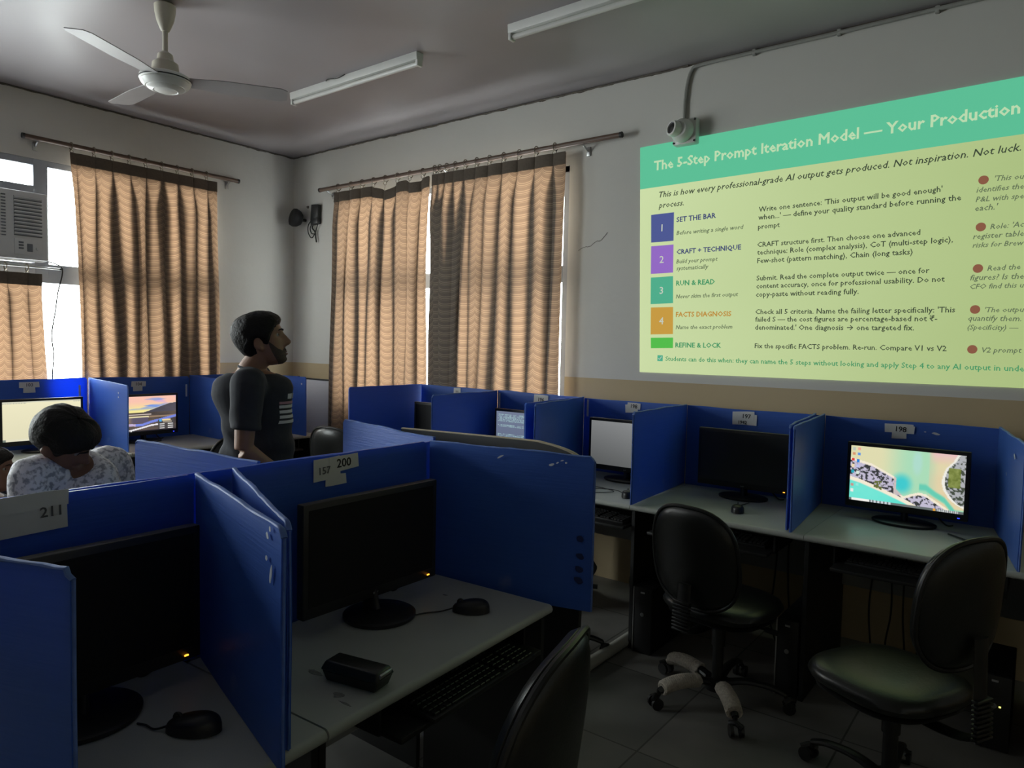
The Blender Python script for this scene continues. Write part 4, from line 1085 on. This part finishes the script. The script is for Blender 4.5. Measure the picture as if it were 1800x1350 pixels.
def keyboard(loc, rz, label):
    t = thing('keyboard', label, 'keyboard', loc, rz, 'keyboards on trays')
    b = B(); b.prism([(-.068, 0), (.068, 0), (.068, .022), (-.068, .012)], -.22, .22, 'x', .002); obj('case', b, BLACKP, t)
    b = B()
    def keyrow(y, xs):
        z = .0125 + (y + .068) / .136 * .010
        for (x0, x1) in xs:
            b.box(((x0 + x1) / 2, y, z + .003), (x1 - x0 - .003, .0155, .008), .0012, seg=1)
    rows = [-.052, -.033, -.014, .005, .024, .050]
    for i, y in enumerate(rows):
        if i == 0: xs = [(-.212, -.19), (-.19, -.168), (-.168, -.146), (-.146, -.03), (-.03, -.008), (-.008, .014), (.014, .036), (.036, .062)]
        else: xs = [(-.212 + k * .0183, -.212 + (k + 1) * .0183) for k in range(15)]
        xs += [(.076 + k * .0183, .076 + (k + 1) * .0183) for k in range(3)] + ([(.142 + k * .0183, .142 + (k + 1) * .0183) for k in range(4)] if i < 5 else [])
        keyrow(y, xs)
    obj('keys', b, M('key_plastic', (.02, .02, .021), .3, noise=(20, .1)), t, 30)
    return t
keyboard((-1.205, 1.41, .6435), R(93), 'black keyboard on the pull-out tray under the near desk')
keyboard((-1.925, 3.262, .6435), R(-4), 'black keyboard on the tray below the grey glowing monitor')
keyboard((-1.23, 3.29, .6435), R(2), 'black keyboard on the dark tray below the switched-off 197 monitor')
keyboard((-.45, 3.29, .6435), R(0), 'black keyboard on the dark tray below the lit beach monitor')

cs = thing('glasses_case', 'black oblong case lying on the near desk in front of the monitor', 'case', (-1.262, 1.072, D), R(12))
def cbox(w0, d0, w1, d1, z0, z1, bev):
    b = B(); t = bmesh.new(); v = []
    for (w_, d_, z) in ((w0, d0, z0), (w1, d1, z1)):
        for sx_, sy_ in ((-1, -1), (1, -1), (1, 1), (-1, 1)): v.append(t.verts.new((sx_ * w_ / 2, sy_ * d_ / 2, z)))
    for q in ((3, 2, 1, 0), (4, 5, 6, 7), (0, 1, 5, 4), (1, 2, 6, 5), (2, 3, 7, 6), (3, 0, 4, 7)): t.faces.new([v[i] for i in q])
    bmesh.ops.recalc_face_normals(t, faces=t.faces)
    bmesh.ops.bevel(t, geom=list(t.edges), offset=bev, segments=3, affect='EDGES', profile=.5)
    b._take(t); return b
obj('bottom_shell', cbox(.140, .055, .158, .066, 0, .026, .004), BLACKP, cs)
obj('lid', cbox(.166, .074, .148, .052, .026, .047, .006), LEATHER, cs)
b = B(); b.box((.079, 0, .036), (.006, .045, .014), .002, (0, R(25), 0)); obj('clasp_edge', b, STEEL, cs)
for i, (x, y, a_, c_) in enumerate(((-1.245, 1.005, .018, .010), (-1.375, 1.04, .02, .008), (-1.50, 1.63, .010, .004), (-1.205, .99, .02, .003))):
    b = B(); n = 11; b.prism([(math.cos(2 * PI * k / n) * a_ * (.6 + .8 * hsh(k, i)), math.sin(2 * PI * k / n) * c_ * (.6 + .8 * hsh(k, i + 5))) for k in range(n)], 0, .0006, 'z')
    o = obj('desk_stain', b, SMUDGE, None, 0, (x, y, .7502)); tag(o, ('dark scuff on the near desk just below the black case', 'dark scuff at the near corner of the black case', 'small dark scuff on the near desk beside the mouse', 'thin scratch near the front edge of the near desk')[i], 'stain')

# ------------------------------------------------------------------ computer towers
def tower(loc, rz, label, w_=.10, h_=.338, d_=.38, led=None):
    t = thing('computer_tower', label, 'computer', loc, rz, 'computer towers under the desks')
    b = B(); b.b2(-w_ / 2, w_ / 2, .012, d_, .008, h_, .003); obj('case', b, BLACKM, t)
    b = B(); b.b2(-w_ / 2, w_ / 2, 0, .014, .004, h_, .003); fr = obj('front_bezel', b, BLACKP, t)
    b = B(); b.b2(-w_ / 2 - .002, -w_ / 2 + .004, -.003, .012, .004, h_, .001); obj('silver_edge', b, STEEL, fr)
    b = B(); b.lathe([(.010, 0), (.010, .004), (0, .005)], (0.0, 0, h_ * .60), 18, (R(90), 0, 0)); obj('power_button', b, STEEL, fr)
    for k in range(3):
        b = B(); b.b2(-.014, .014, -.002, .002, h_ * .72 + k * .018, h_ * .72 + k * .018 + .007); obj('port', b, CHAIRP, fr)
    b = B(); b.box((.0, -.001, h_ * .93), (.022, .002, .008)); obj('badge', b, LOGO, fr)
    if led:
        b = B(); b.box((.02, -.002, h_ * .60), (.007, .003, .005)); obj('power_light', b, led, fr)
    for sx_ in (-1, 1):
        b = B(); b.b2(sx_ * w_ * .35 - .01, sx_ * w_ * .35 + .01, .03, .35, 0, .009); obj('foot', b, CHAIRP, t, 0)
    return t
tower((-1.59, 3.19, 0), 0, 'slim black computer tower left of the rope-wrapped chair')
tower((-.886, 3.205, 0), 0, 'black computer tower between the two wall desks, right of the rope-wrapped chair', w_=.095, h_=.35, d_=.42)
tower((-.125, 3.30, 0), 0, 'black computer tower with a yellow light at the lower right corner', w_=.11, h_=.30, led=YELLED)
b = B(); b.tube([(-1.70, 1.95, .028), (-1.70, 3.30, .028)], .029, 14); pp = obj('floor_pipe', b, M('pale_pipe', (.42, .42, .37), .6, noise=(6, .2))); tag(pp, 'pale round cable pipe lying on the floor beside the slim computer tower', 'pipe')
# leads hanging below the wall desks
rng = random.Random(9)
for i, (x, y, lb) in enumerate(((-1.02, 3.84, 'black leads hanging under the 197 desk'), (-.55, 3.84, 'black leads hanging under the beach monitor desk'), (-1.85, 3.84, 'black leads hanging under the grey monitor desk'))):
    for k in range(4):
        x_ = x + .07 * k - .1; b = B()
        b.tube(bez([(x_, y, .70), (x_ + rng.uniform(-.015, .015), y - .03, .5), (x_ + rng.uniform(-.02, .02), y - .06, .3), (x_ + rng.uniform(-.02, .02), y - .08, .14), (x_ + rng.uniform(-.02, .02), y - .06, .012)], 6), .0045, 6)
        tag(obj('hanging_lead', b, CABLE), 'one of the ' + lb, 'cable', 'leads hanging under the wall desks')
b = B(); b.tube(bez([(-.34, 3.63, D + .004), (-.26, 3.55, D + .004), (-.20, 3.48, D + .004), (-.215, 3.40, D + .004), (-.15, 3.30, D + .004), (-.13, 3.22, D + .004)]), .0035, 6); tag(obj('mouse_lead', b, CABLE), 'thin black lead lying on the desk right of the lit beach monitor', 'cable')

# ------------------------------------------------------------------ chairs
def chair(loc, rz, label, wraps=(), back_h=.43, back_w=.43, zb=.50, seat_z=.47, tilt=R(8), base_rz=0.0, seat_w=.47):
    """faces local +y; column at the origin"""
    t = thing('office_chair', label, 'chair', loc, rz, 'black office chairs')
    b = B(); b.pad(seat_w, .45, .085, ex=3.0, m=Matrix.Rotation(R(90), 3, 'X'), c=(0, .02, seat_z - .03)); obj('seat', b, LEATHER, t, 60)
    b = B(); b.pad(seat_w * .9, .40, .03, ex=3.0, m=Matrix.Rotation(R(90), 3, 'X'), c=(0, .02, seat_z - .075)); obj('seat_pan', b, CHAIRP, t, 60)
    mm = Matrix.Rotation(tilt, 3, 'X')
    yb = -.235
    b = B(); b.pad(back_w, back_h, .075, ex=2.7, curve=.035, taper=-.03, m=mm, c=(0, yb, zb + back_h / 2)); bk = obj('backrest', b, LEATHER, t, 60)
    b = B()
    rim = []
    for k in range(49):
        a = 2 * PI * k / 48; ct, st = math.cos(a), math.sin(a); q = (abs(ct) ** 2.7 + abs(st) ** 2.7) ** (-1 / 2.7)
        x, z = ct * q * back_w / 2, st * q * back_h / 2; x *= 1 - .03 * (z / (back_h / 2))
        v = mm @ Vector((x, .035 * (2 * x / back_w) ** 2 - .012, z)); rim.append((v.x, v.y + yb, v.z + zb + back_h / 2))
    b.tube(rim, .008, 8, caps=False); obj('piping', b, CHAIRP, bk)
    # ridged cover on the bracket
    b = B(); br = [(0, -.03, seat_z - .10), (0, -.16, seat_z - .11), (0, yb - .035, seat_z - .09), (0, yb - .058, seat_z - .04), (0, yb - .052, seat_z + .05), (0, yb - .046, zb + .12)]
    b.tube(bez(br, 4), [(.032, .009)] * 21, 10); bb = obj('back_bracket', b, CHAIRP, t)
    b = B()
    for k in range(9):
        z = seat_z - .075 + k * .0145; b.box((0, yb - .064 + .0005 * k, z), (.078, .022, .009), .003)
    obj('ridged_cover', b, CHAIRP, bb)
    b = B(); b.lathe([(.048, .36), (.03, .34), (.03, .25), (.024, .25), (.024, .10), (.05, .10), (.052, .055), (.03, .05)], seg=20); obj('gas_column', b, CHAIRP, t)
    b = B(); b.box((0, 0, seat_z - .10), (.15, .20, .035), .006); b.tube([(.05, .03, seat_z - .10), (.22, .05, seat_z - .105)], .006, 8); b.tube([(.19, .047, seat_z - .105), (.245, .053, seat_z - .107)], .012, 8); obj('tilt_mechanism', b, CHAIRP, t)
    for k in range(5):
        a = base_rz + 2 * PI * k / 5 + R(90); ca, sa = math.cos(a), math.sin(a)
        def P(r_, z, o_=0): return (r_ * ca - o_ * sa, r_ * sa + o_ * ca, z)
        b = B(); b.tube(bez([P(.03, .085), P(.12, .105), P(.22, .098), P(.285, .075)], 5), [(.024 - .0006 * i, .016 - .0003 * i) for i in range(16)], 10); lg = obj('leg', b, CHAIRP, t)
        b = B(); b.tube([P(.285, .08), P(.285, .055)], .009, 8); 
        for s in (-1, 1):
            c_ = P(.30, .027, s * .014); d_ = P(.30, .027, s * .027)
            b.tube([c_, d_], .026, 16)
        b.tube([P(.278, .046, -.02), P(.30, .058, 0), P(.32, .046, .02)], .012, 8)
        obj('caster', b, CHAIRP, lg)
        if k in wraps:
            b = B(); pts = bez([P(.095, .100), P(.16, .105), P(.22, .10), P(.268, .085)], 8)
            hel = []
            n = 20
            for q in range(n * 10):
                f = q / (n * 10 - 1); i = min(len(pts) - 2, int(f * (len(pts) - 1))); p = pts[i].lerp(pts[i + 1], f * (len(pts) - 1) - i)
                an = 2 * PI * n * f; w1 = .030; h1 = .024
                hel.append((p.x - sa * w1 * math.cos(an), p.y + ca * w1 * math.cos(an), p.z + h1 * math.sin(an)))
            b.tube(hel, .0068, 6); b.tube(pts, [(.025, .019)] * len(pts), 12)
            obj('rope_wrap', b, ROPE, lg)
    return t
chair((-1.115, 2.985, 0), R(-10), 'black swivel chair with rope-wrapped legs at the 197 desk', wraps=(0, 1, 2), base_rz=R(82), zb=.465, back_h=.44, back_w=.41)
chair((-.385, 2.68, 0), R(62), 'black office chair with a tall rounded back at the lower right, turned sideways', base_rz=R(10), zb=.57, back_h=.42, back_w=.40, tilt=R(5), seat_z=.46)
chair((-.955, 1.03, 0), R(104), 'black shiny chair back in the foreground pulled up to the near desk', zb=.49, back_h=.51, back_w=.45, tilt=R(7))
chair((-1.95, 2.86, 0), R(20), 'black chair half hidden behind the large blue side panel', zb=.50)
chair((-3.90, 3.28, 0), R(8), 'black chair with a rounded back in front of the left end of the wall row', zb=.55, back_h=.42)
chair((-4.35, 2.52, 0), R(90), 'black chair in front of the landscape monitor, behind the standing person', zb=.52)

# ------------------------------------------------------------------ people
def remesh(bm, voxel, smooth_it=3):
    me = bpy.data.meshes.new('tmp_body'); bm.to_mesh(me); bm.free()
    o = bpy.data.objects.new('tmp_body', me); COL.objects.link(o)
    m = o.modifiers.new('r', 'REMESH'); m.mode = 'VOXEL'; m.voxel_size = voxel; m.use_smooth_shade = True
    if smooth_it:
        s = o.modifiers.new('s', 'SMOOTH'); s.iterations = smooth_it; s.factor = 0.5
    dg = bpy.context.evaluated_depsgraph_get(); dg.update()
    out = bpy.data.meshes.new_from_object(o.evaluated_get(dg))
    bpy.data.objects.remove(o); bpy.data.meshes.remove(me)
    for p in out.polygons: p.use_smooth = True
    return out
def mesh_obj(name, me, mat, parent, label=None):
    me.name = name; me.materials.clear(); me.materials.append(mat)
    o = bpy.data.objects.new(name, me); COL.objects.link(o); o.parent = parent
    if label: o['label'] = label
    return o

# head: z level -> front y, back y, half width (ear canal at the origin, face towards +y)
HT = [(-.122, .066, .020, .018), (-.114, .080, .004, .034), (-.100, .088, -.020, .047), (-.080, .090, -.045, .056), (-.058, .090, -.066, .063), (-.035, .091, -.084, .068),
      (-.008, .091, -.097, .0715), (.020, .089, -.104, .074), (.045, .092, -.107, .0755), (.070, .087, -.103, .0745), (.090, .072, -.090, .066), (.106, .046, -.062, .047), (.114, .016, -.030, .022), (.116, -.004, -.006, .001)]
def head_pt(z, a, grow=0.0):
    """a = 0 straight ahead, going round"""
    for i in range(len(HT) - 1):
        if HT[i][0] <= z <= HT[i + 1][0]:
            t = (z - HT[i][0]) / (HT[i + 1][0] - HT[i][0]); r_ = [lerp(HT[i][k], HT[i + 1][k], t) for k in (1, 2, 3)]; break
    else: r_ = HT[-1][1:] if z > 0 else HT[0][1:]
    yf, yb, w_ = r_; cy = (yf + yb) / 2; ly = (yf - yb) / 2 + grow; w_ += grow
    ca, sa = math.cos(a), math.sin(a); ex = 2.25
    k = (abs(ca) ** ex + abs(sa) ** ex) ** (-1 / ex)
    x = sa * k * w_; y = cy + ca * k * ly
    if grow == 0 or ca > .5:
        def G(u, s): return math.exp(-(u / s) ** 2)
        if ca > 0:
            nz = pw([(-.052, 0), (-.042, .008), (-.035, .030), (-.022, .038), (-.002, .028), (.018, .016), (.036, .004), (.06, 0)], z)
            y += nz * G(x, .0115 + .006 * smooth01(.0, -.03, z))
            y -= .013 * (G(x - .032, .016) + G(x + .032, .016)) * G(z - .016, .013)
            y += .005 * (G(x - .03, .02) + G(x + .03, .02)) * G(z - .040, .009)
            y += .007 * G(x, .021) * (G(z + .064, .006) + .9 * G(z + .078, .006)) - .004 * G(x, .025) * G(z + .071, .003)
            y += .006 * G(x, .018) * G(z + .106, .012)
    return Vector((x, y, z))

def add_head(b, nx=56, nz=60):
    def f(u, v):
        z = -.122 + .238 * v
        return tuple(head_pt(z, 2 * PI * u))
    b.grid(f, nx, nz, wrap=True)
    b.lathe([(0, -.122), (.017, -.1215)], (0, .042, 0), 20)
    for s in (-1, 1):
        t = bmesh.new(); bmesh.ops.create_uvsphere(t, u_segments=14, v_segments=10, radius=1)
        bmesh.ops.scale(t, vec=(.010, .021, .033), verts=t.verts)
        bmesh.ops.rotate(t, matrix=Euler((R(-12), 0, R(18 * s))).to_matrix(), verts=t.verts)
        b._take(t, Matrix.Translation((s * .077, -.016, -.010)))
        t = bmesh.new(); bmesh.ops.create_uvsphere(t, u_segments=10, v_segments=8, radius=.011); b._take(t, Matrix.Translation((s * .073, -.006, -.038)))

def hair_shell(b, thick=.018, front=.068, nape=-.085, seed=1, puff=1.0):
    """mop over the skull: hairline at the front, sideburns, nape"""
    def line(a):
        a = abs((a + PI) % (2 * PI) - PI)
        return pw([(0, front), (.55, front - .004), (.85, front - .02), (1.05, .015), (1.28, -.022), (1.45, -.018), (1.62, .004), (1.85, -.015), (2.1, -.06), (2.5, nape), (PI, nape - .008)], a)
    nu, nv = 72, 26
    def f(u, v, g):
        a = 2 * PI * u; z0 = line(a) - .004 * hsh(int(u * nu) % nu, 3, seed); z = lerp(z0, .1158, v ** .85)
        gr = g * smooth01(0, .22, v) * (.65 + .6 * fbm(math.cos(a) * 3 + 7, z * 30 + math.sin(a) * 3, seed)) * puff
        back = smooth01(1.2, 2.6, abs((a + PI) % (2 * PI) - PI))
        q_ = max(0.0, 1 - (z / .1165) ** 2) ** .5 if z > 0 else 1.0
        p = head_pt(z, a, (gr * (1 + .35 * back) + .0015) * q_)
        p.z += (gr + .001) * smooth01(.03, .115, z)
        return tuple(p)
    b.grid(lambda u, v: f(u, v, thick), nu, nv, wrap=True)
    b.grid(lambda u, v: tuple(Vector(f(u, v, 0)) - Vector((0, 0, 0))), nu, nv, wrap=True)
    bmesh.ops.remove_doubles(b.bm, verts=b.bm.verts, dist=.0004)

def beard_shell(b):
    def f(u, v):
        a = lerp(-1.25, 1.25, u); top = pw([(0, -.046), (.25, -.050), (.55, -.060), (.9, -.045), (1.25, -.005)], abs(a))
        z = lerp(-.120, top, v); p = head_pt(z, a); d = Vector((p.x, p.y - .01, 0)).normalized()
        return tuple(p + d * .0022)
    b.grid(f, 40, 18)
    bmesh.ops.solidify(b.bm, geom=list(b.bm.faces), thickness=.0015)

def add_hand(b, wrist, d, side, palm_n, curl=.5):
    """palm and five fingers: d = direction of the fingers, side = towards the thumb, palm_n = palm normal (curl direction)"""
    d, side, n = Vector(d).normalized(), Vector(side).normalized(), Vector(palm_n).normalized()
    w_ = Vector(wrist)
    b.tube([w_ - d * .01, w_ + d * .03, w_ + d * .07, w_ + d * .092], [(.024, .019), (.034, .017), (.040, .015), (.037, .012)] if abs(d.cross(Vector((0, 0, 1))).normalized().dot(side)) > .5 else [(.019, .024), (.017, .034), (.015, .040), (.012, .037)], 14)
    for k, (o, L, r_) in enumerate(((.029, .072, .0092), (.010, .080, .0095), (-.009, .074, .0090), (-.027, .058, .0080))):
        p = w_ + d * .085 + side * o; pts = [p - d * .02]; dd = d.copy(); seg = L / 3
        pts.append(p)
        for q in range(3):
            dd = (dd + n * curl * (.5 + .15 * q + .05 * k)).normalized(); p = p + dd * seg; pts.append(p)
        b.tube(pts, [r_, r_, r_ * .95, r_ * .88, r_ * .7], 10)
    p = w_ + d * .02 + side * .026; dd = (d * .6 + side * .75 + n * .25).normalized(); pts = [p - dd * .015]
    for q, L in enumerate((.032, .032, .026)):
        pts.append(p); dd = (dd + d * .28 + n * .15).normalized(); p = p + dd * L
    pts.append(p); b.tube(pts, [.013, .014, .0115, .0105, .008], 10)

def person(name, loc, rz, label, hip, spine, neck, head, head_rot, arms, legs, shirt_mat, skin, shirt_sw=.205, sit=False, hair_kw={}, beard=True, scale=1.0, sleeve=.55, collar='round', print_=False, tw=1.0, td=1.0):
    """joint positions in a local frame facing +y; arms/legs: lists of joint chains"""
    t = thing(name, label, 'person', loc, rz); t.scale = (scale,) * 3
    Hm = Matrix.Translation(head) @ Euler(head_rot, 'ZXY').to_matrix().to_4x4()
    body = B()
    hb = B(); add_head(hb); me = bpy.data.meshes.new('h'); hb.bm.to_mesh(me); hb.bm.free(); me.transform(Hm); body.bm.from_mesh(me); bpy.data.meshes.remove(me)
    jaw = Hm @ Vector((0, -.018, -.065))
    body.tube([Vector(neck) - Vector((0, 0, .03)), Vector(neck), (Vector(neck) + jaw) / 2, jaw], [(.075, .07), (.062, .060), (.056, .058), (.055, .06)], 20)
    hp, ch = Vector(hip), Vector(spine[-1])
    tpts = bez([hp] + [Vector(p) for p in spine] + [Vector(neck) - Vector((0, 0, .012))], 5)
    n = len(tpts)
    def trr(k):
        f = k / (n - 1)
        return (tw * pw([(0, .165), (.25, .15), (.5, .155), (.75, .185), (.88, .17), (.96, .10), (1, .07)], f), td * pw([(0, .115), (.3, .105), (.6, .118), (.8, .112), (.92, .080), (1, .062)], f))
    body.tube(tpts, [trr(k) for k in range(n)], 28)
    for a in arms:
        pts = [Vector(p) for p in a['pts']]
        sh, el, wr = pts
        body.tube(bez([ch.lerp(sh, .6), sh, sh.lerp(el, .5), el], 5), [lerp(.062, .040, i / 15) for i in range(16)], 14)
        body.tube(bez([el, el.lerp(wr, .3), wr], 6), [pw([(0, .040), (.3, .043), (1, .026)], i / 12) for i in range(13)], 14)
        add_hand(body, wr, a['d'], a['side'], a['n'], a.get('curl', .4))
    for lg in legs:
        h_, kn, an = [Vector(p) for p in lg]
        body.tube(bez([h_, h_.lerp(kn, .5), kn], 6), [lerp(.085, .055, i / 12) for i in range(13)], 14)
        body.tube(bez([kn, kn.lerp(an, .35), an], 6), [pw([(0, .055), (.35, .056), (1, .036)], i / 12) for i in range(13)], 14)
    bm_ = mesh_obj('body', remesh(body.bm, .0058, 1), skin, t)
    # hair, eyes, brows, lips, beard
    b = B(); hair_shell(b, **hair_kw); o = obj('hair', b, HAIR, t, 60); o.matrix_local = Hm
    for s in (-1, 1):
        b = B(); tt = bmesh.new(); bmesh.ops.create_uvsphere(tt, u_segments=16, v_segments=12, radius=.0118); b._take(tt); e = obj('eye', b, EYEW, t, 180); e.matrix_local = Hm @ Matrix.Translation((s * .032, .0665, .016))
        b = B(); b.lathe([(.0058, 0), (.004, .002), (0, .0026)], (0, .0108, 0), 14, (R(-90), 0, 0)); obj('iris', b, IRIS, e)
        b = B(); b.tube([head_pt(.036 + dz, s * a) + Vector((0, .004, 0)) for a, dz in ((.14, 0), (.28, .004), (.42, .006), (.62, .001))], [(.004, .003), (.005, .003), (.004, .003), (.002, .002)], 8); o = obj('eyebrow', b, HAIR, t); o.matrix_local = Hm
    b = B()
    b.tube([head_pt(-.067, a) + Vector((0, .0015, 0)) for a in (-.28, -.14, 0, .14, .28)], [(.002, .002), (.005, .004), (.0055, .0042), (.005, .004), (.002, .002)], 8)
    b.tube([head_pt(-.078, a) + Vector((0, .0015, 0)) for a in (-.25, -.13, 0, .13, .25)], [(.002, .002), (.0055, .004), (.006, .0045), (.0055, .004), (.002, .002)], 8)
    o = obj('lips', b, LIPM, t, 60); o.matrix_local = Hm
    if beard:
        b = B(); beard_shell(b); o = obj('beard', b, BEARD, t, 60); o.matrix_local = Hm
        b = B(); b.tube([head_pt(-.054 - dz, a) + Vector((0, .003, 0)) for a, dz in ((-.34, .016), (-.2, .004), (0, 0), (.2, .004), (.34, .016))], [(.003, .003), (.006, .004), (.005, .004), (.006, .004), (.003, .003)], 8); o = obj('moustache', b, BEARD, t); o.matrix_local = Hm
    # shirt
    sb = B()
    def sr(k):
        a, c_ = trr(k); f = k / (n - 1); g = .014 + .012 * smooth01(.5, .1, f)
        return (a + g, c_ + g)
    k1 = n - 1
    sb.tube([tpts[0] - Vector((0, 0, .06))] + tpts[:k1], [(trr(0)[0] + .03, trr(0)[1] + .03)] + [sr(k) for k in range(k1)], 30)
    for a in arms:
        sh, el, wr = [Vector(p) for p in a['pts']]
        e2 = sh.lerp(el, sleeve * 1.25)
        sb.tube(bez([ch.lerp(sh, .45), sh + Vector((0, 0, .008)), sh.lerp(el, .4), e2], 5), [pw([(0, .075), (.35, .077), (.6, .070), (1, .066)], i / 15) for i in range(16)], 18)
    shirt = mesh_obj('shirt', remesh(sb.bm, .0075, 6), shirt_mat, t)
    for v in shirt.data.vertices:      # soft folds
        c = v.co; k = .007 * math.sin(c.z * 46 + math.sin(c.x * 17 + c.y * 9) * 2.4) * smooth01(.0, .25, abs(c.z - ch.z)) ; nrm = v.normal
        v.co = c + nrm * k
    # collar ring
    nk = Vector(neck); up = (jaw - nk).normalized()
    if collar: b = B(); b.torus((0, 0, 0), .067, .006, None, 32, 8); o = obj('collar', b, shirt_mat, t, 180)
    if collar: o.matrix_local = Matrix.Translation(nk + Vector((0, .004, -.012))) @ up.to_track_quat('Z', 'Y').to_matrix().to_4x4() @ Euler((R(-14), 0, 0)).to_matrix().to_4x4()
    # trousers
    tb = B()
    tb.tube([hp + Vector((0, 0, .09)), hp, hp - Vector((0, 0, .09))], [(.165, .125), (.178, .132), (.165, .125)], 26)
    for lg in legs:
        h_, kn, an = [Vector(p) for p in lg]
        tb.tube(bez([h_ + (h_ - kn).normalized() * .03, h_.lerp(kn, .5), kn, kn.lerp(an, .5), an], 5), [pw([(0, .105), (.5, .074), (1, .062)], i / 20) for i in range(21)], 16)
    mesh_obj('trousers', remesh(tb.bm, .010, 3), TROUSER, t)
    for lg in legs:
        an = Vector(lg[2]); b = B()
        b.tube(bez([an + Vector((0, -.055, -.035)), an + Vector((0, 0, -.035)), an + Vector((0, .09, -.05)), an + Vector((0, .17, -.062))], 4), [(.040, .038), (.044, .046), (.046, .05), (.047, .048), (.046, .046), (.046, .042), (.046, .038), (.048, .034), (.049, .030), (.048, .028), (.044, .025), (.038, .022), (.022, .015)], 14)
        b.b2(an.x - .046, an.x + .046, an.y - .09, an.y + .19, an.z - .088, an.z - .072, .006)
        obj('shoe', b, BLACKP, t, 60)
    if print_:
        bv = BVHTree.FromPolygons([v.co.copy() for v in shirt.data.vertices], [tuple(p.vertices) for p in shirt.data.polygons])
        def patch(x0, x1, z0, z1, m, nm):
            b = B(); N = 6
            def f(u, v):
                x, z = lerp(x0, x1, u), lerp(z0, z1, v); h = bv.ray_cast(Vector((x, .6, z)), Vector((0, -1, 0)))
                return (x, (h[0].y if h[0] else .14) + .0018, z)
            b.grid(f, N, N); bmesh.ops.solidify(b.bm, geom=list(b.bm.faces), thickness=.001); obj(nm, b, m, t)
        z0 = ch.z
        for k, (x0, x1) in enumerate(((-.05, -.022), (-.012, .016), (.026, .054))): patch(x0, x1, z0 - .032, z0 - .008, PRINT, 'chest_letter')
        for k in range(4): patch(-.085, .085, z0 - .075 - k * .024, z0 - .061 - k * .024, PRINT, 'chest_stripe')
        patch(.0, .085, z0 - .056, z0 - .044, PRINTP, 'chest_stripe')
    return t

person('person', (-2.93, 1.87, 0), math.atan2(.76, .65) - R(90) + R(3), 'bearded person in a charcoal T-shirt standing behind the island and looking at the slide',
       (0, 0, .93), [(0, .012, 1.08), (0, .005, 1.22), (0, -.012, 1.335)], (0, -.015, 1.445), (0, .030, 1.575), (R(9), 0, R(0)),
       [dict(pts=[(.195, -.015, 1.375), (.235, -.03, 1.09), (.175, .17, .93)], d=(-.45, .85, -.35), side=(.1, .4, .9), n=(-.9, 0, -.1)),
        dict(pts=[(-.195, -.015, 1.375), (-.235, -.03, 1.09), (-.175, .17, .93)], d=(.45, .85, -.35), side=(-.1, .4, .9), n=(.9, 0, -.1))],
       [[(.095, 0, .90), (.10, .02, .48), (.10, -.01, .09)], [(-.095, 0, .90), (-.10, .02, .48), (-.10, -.01, .09)]],
       TEE, SKIN, hair_kw=dict(thick=.022, seed=2, nape=-.108), print_=True, tw=.93, td=.86, scale=.98)
SIT_L = [[(.10, .0, .50), (.12, .42, .50), (.12, .40, .09)], [(-.10, .0, .50), (-.12, .42, .50), (-.12, .40, .09)]]
person('person', (-3.025, 1.105, 0), math.atan2(.36, .93) - R(90), 'seated person in a mottled white T-shirt, head bowed in front of the cream screen',
       (0, 0, .56), [(0, .0, .74), (0, .03, .92), (0, .06, 1.085)], (.05, .075, 1.175), (.10, .115, 1.258), (R(-46), R(10), R(16)),
       [dict(pts=[(.19, .05, 1.125), (.255, .10, .84), (.14, .36, .83)], d=(-.3, .9, .0), side=(-.9, -.3, .1), n=(0, 0, -1), curl=.25),
        dict(pts=[(-.19, .05, 1.115), (-.255, .10, .84), (-.14, .36, .83)], d=(.3, .9, .0), side=(.9, -.3, .1), n=(0, 0, -1), curl=.25)],
       [[(.10, .0, .54), (.12, .42, .52), (.12, .40, .09)], [(-.10, .0, .54), (-.12, .42, .52), (-.12, .40, .09)]],
       CAMO, SKIN2, hair_kw=dict(thick=.021, seed=6, front=.055, puff=1.15), beard=False, sit=True, collar=None, scale=.92)
person('person', (-4.015, 1.062, 0), math.atan2(.79, .61) - R(90), 'person slouching at the left edge, only the front of the face in view',
       (0, 0, .52), [(0, .0, .66), (0, .02, .78), (0, .05, .90)], (0, .07, .995), (0, .115, 1.105), (R(-6), 0, 0),
       [dict(pts=[(.19, .03, .93), (.25, .06, .70), (.14, .30, .72)], d=(-.3, .9, .0), side=(-.9, -.3, .1), n=(0, 0, -1), curl=.25),
        dict(pts=[(-.19, .03, .93), (-.25, .06, .70), (-.14, .30, .72)], d=(.3, .9, .0), side=(.9, -.3, .1), n=(0, 0, -1), curl=.25)],
       [[(.10, .0, .50), (.12, .42, .50), (.12, .40, .09)], [(-.10, .0, .50), (-.12, .42, .50), (-.12, .40, .09)]],
       TEE, SKIN2, hair_kw=dict(thick=.02, seed=9), beard=False, sit=True, collar=None, scale=.82)
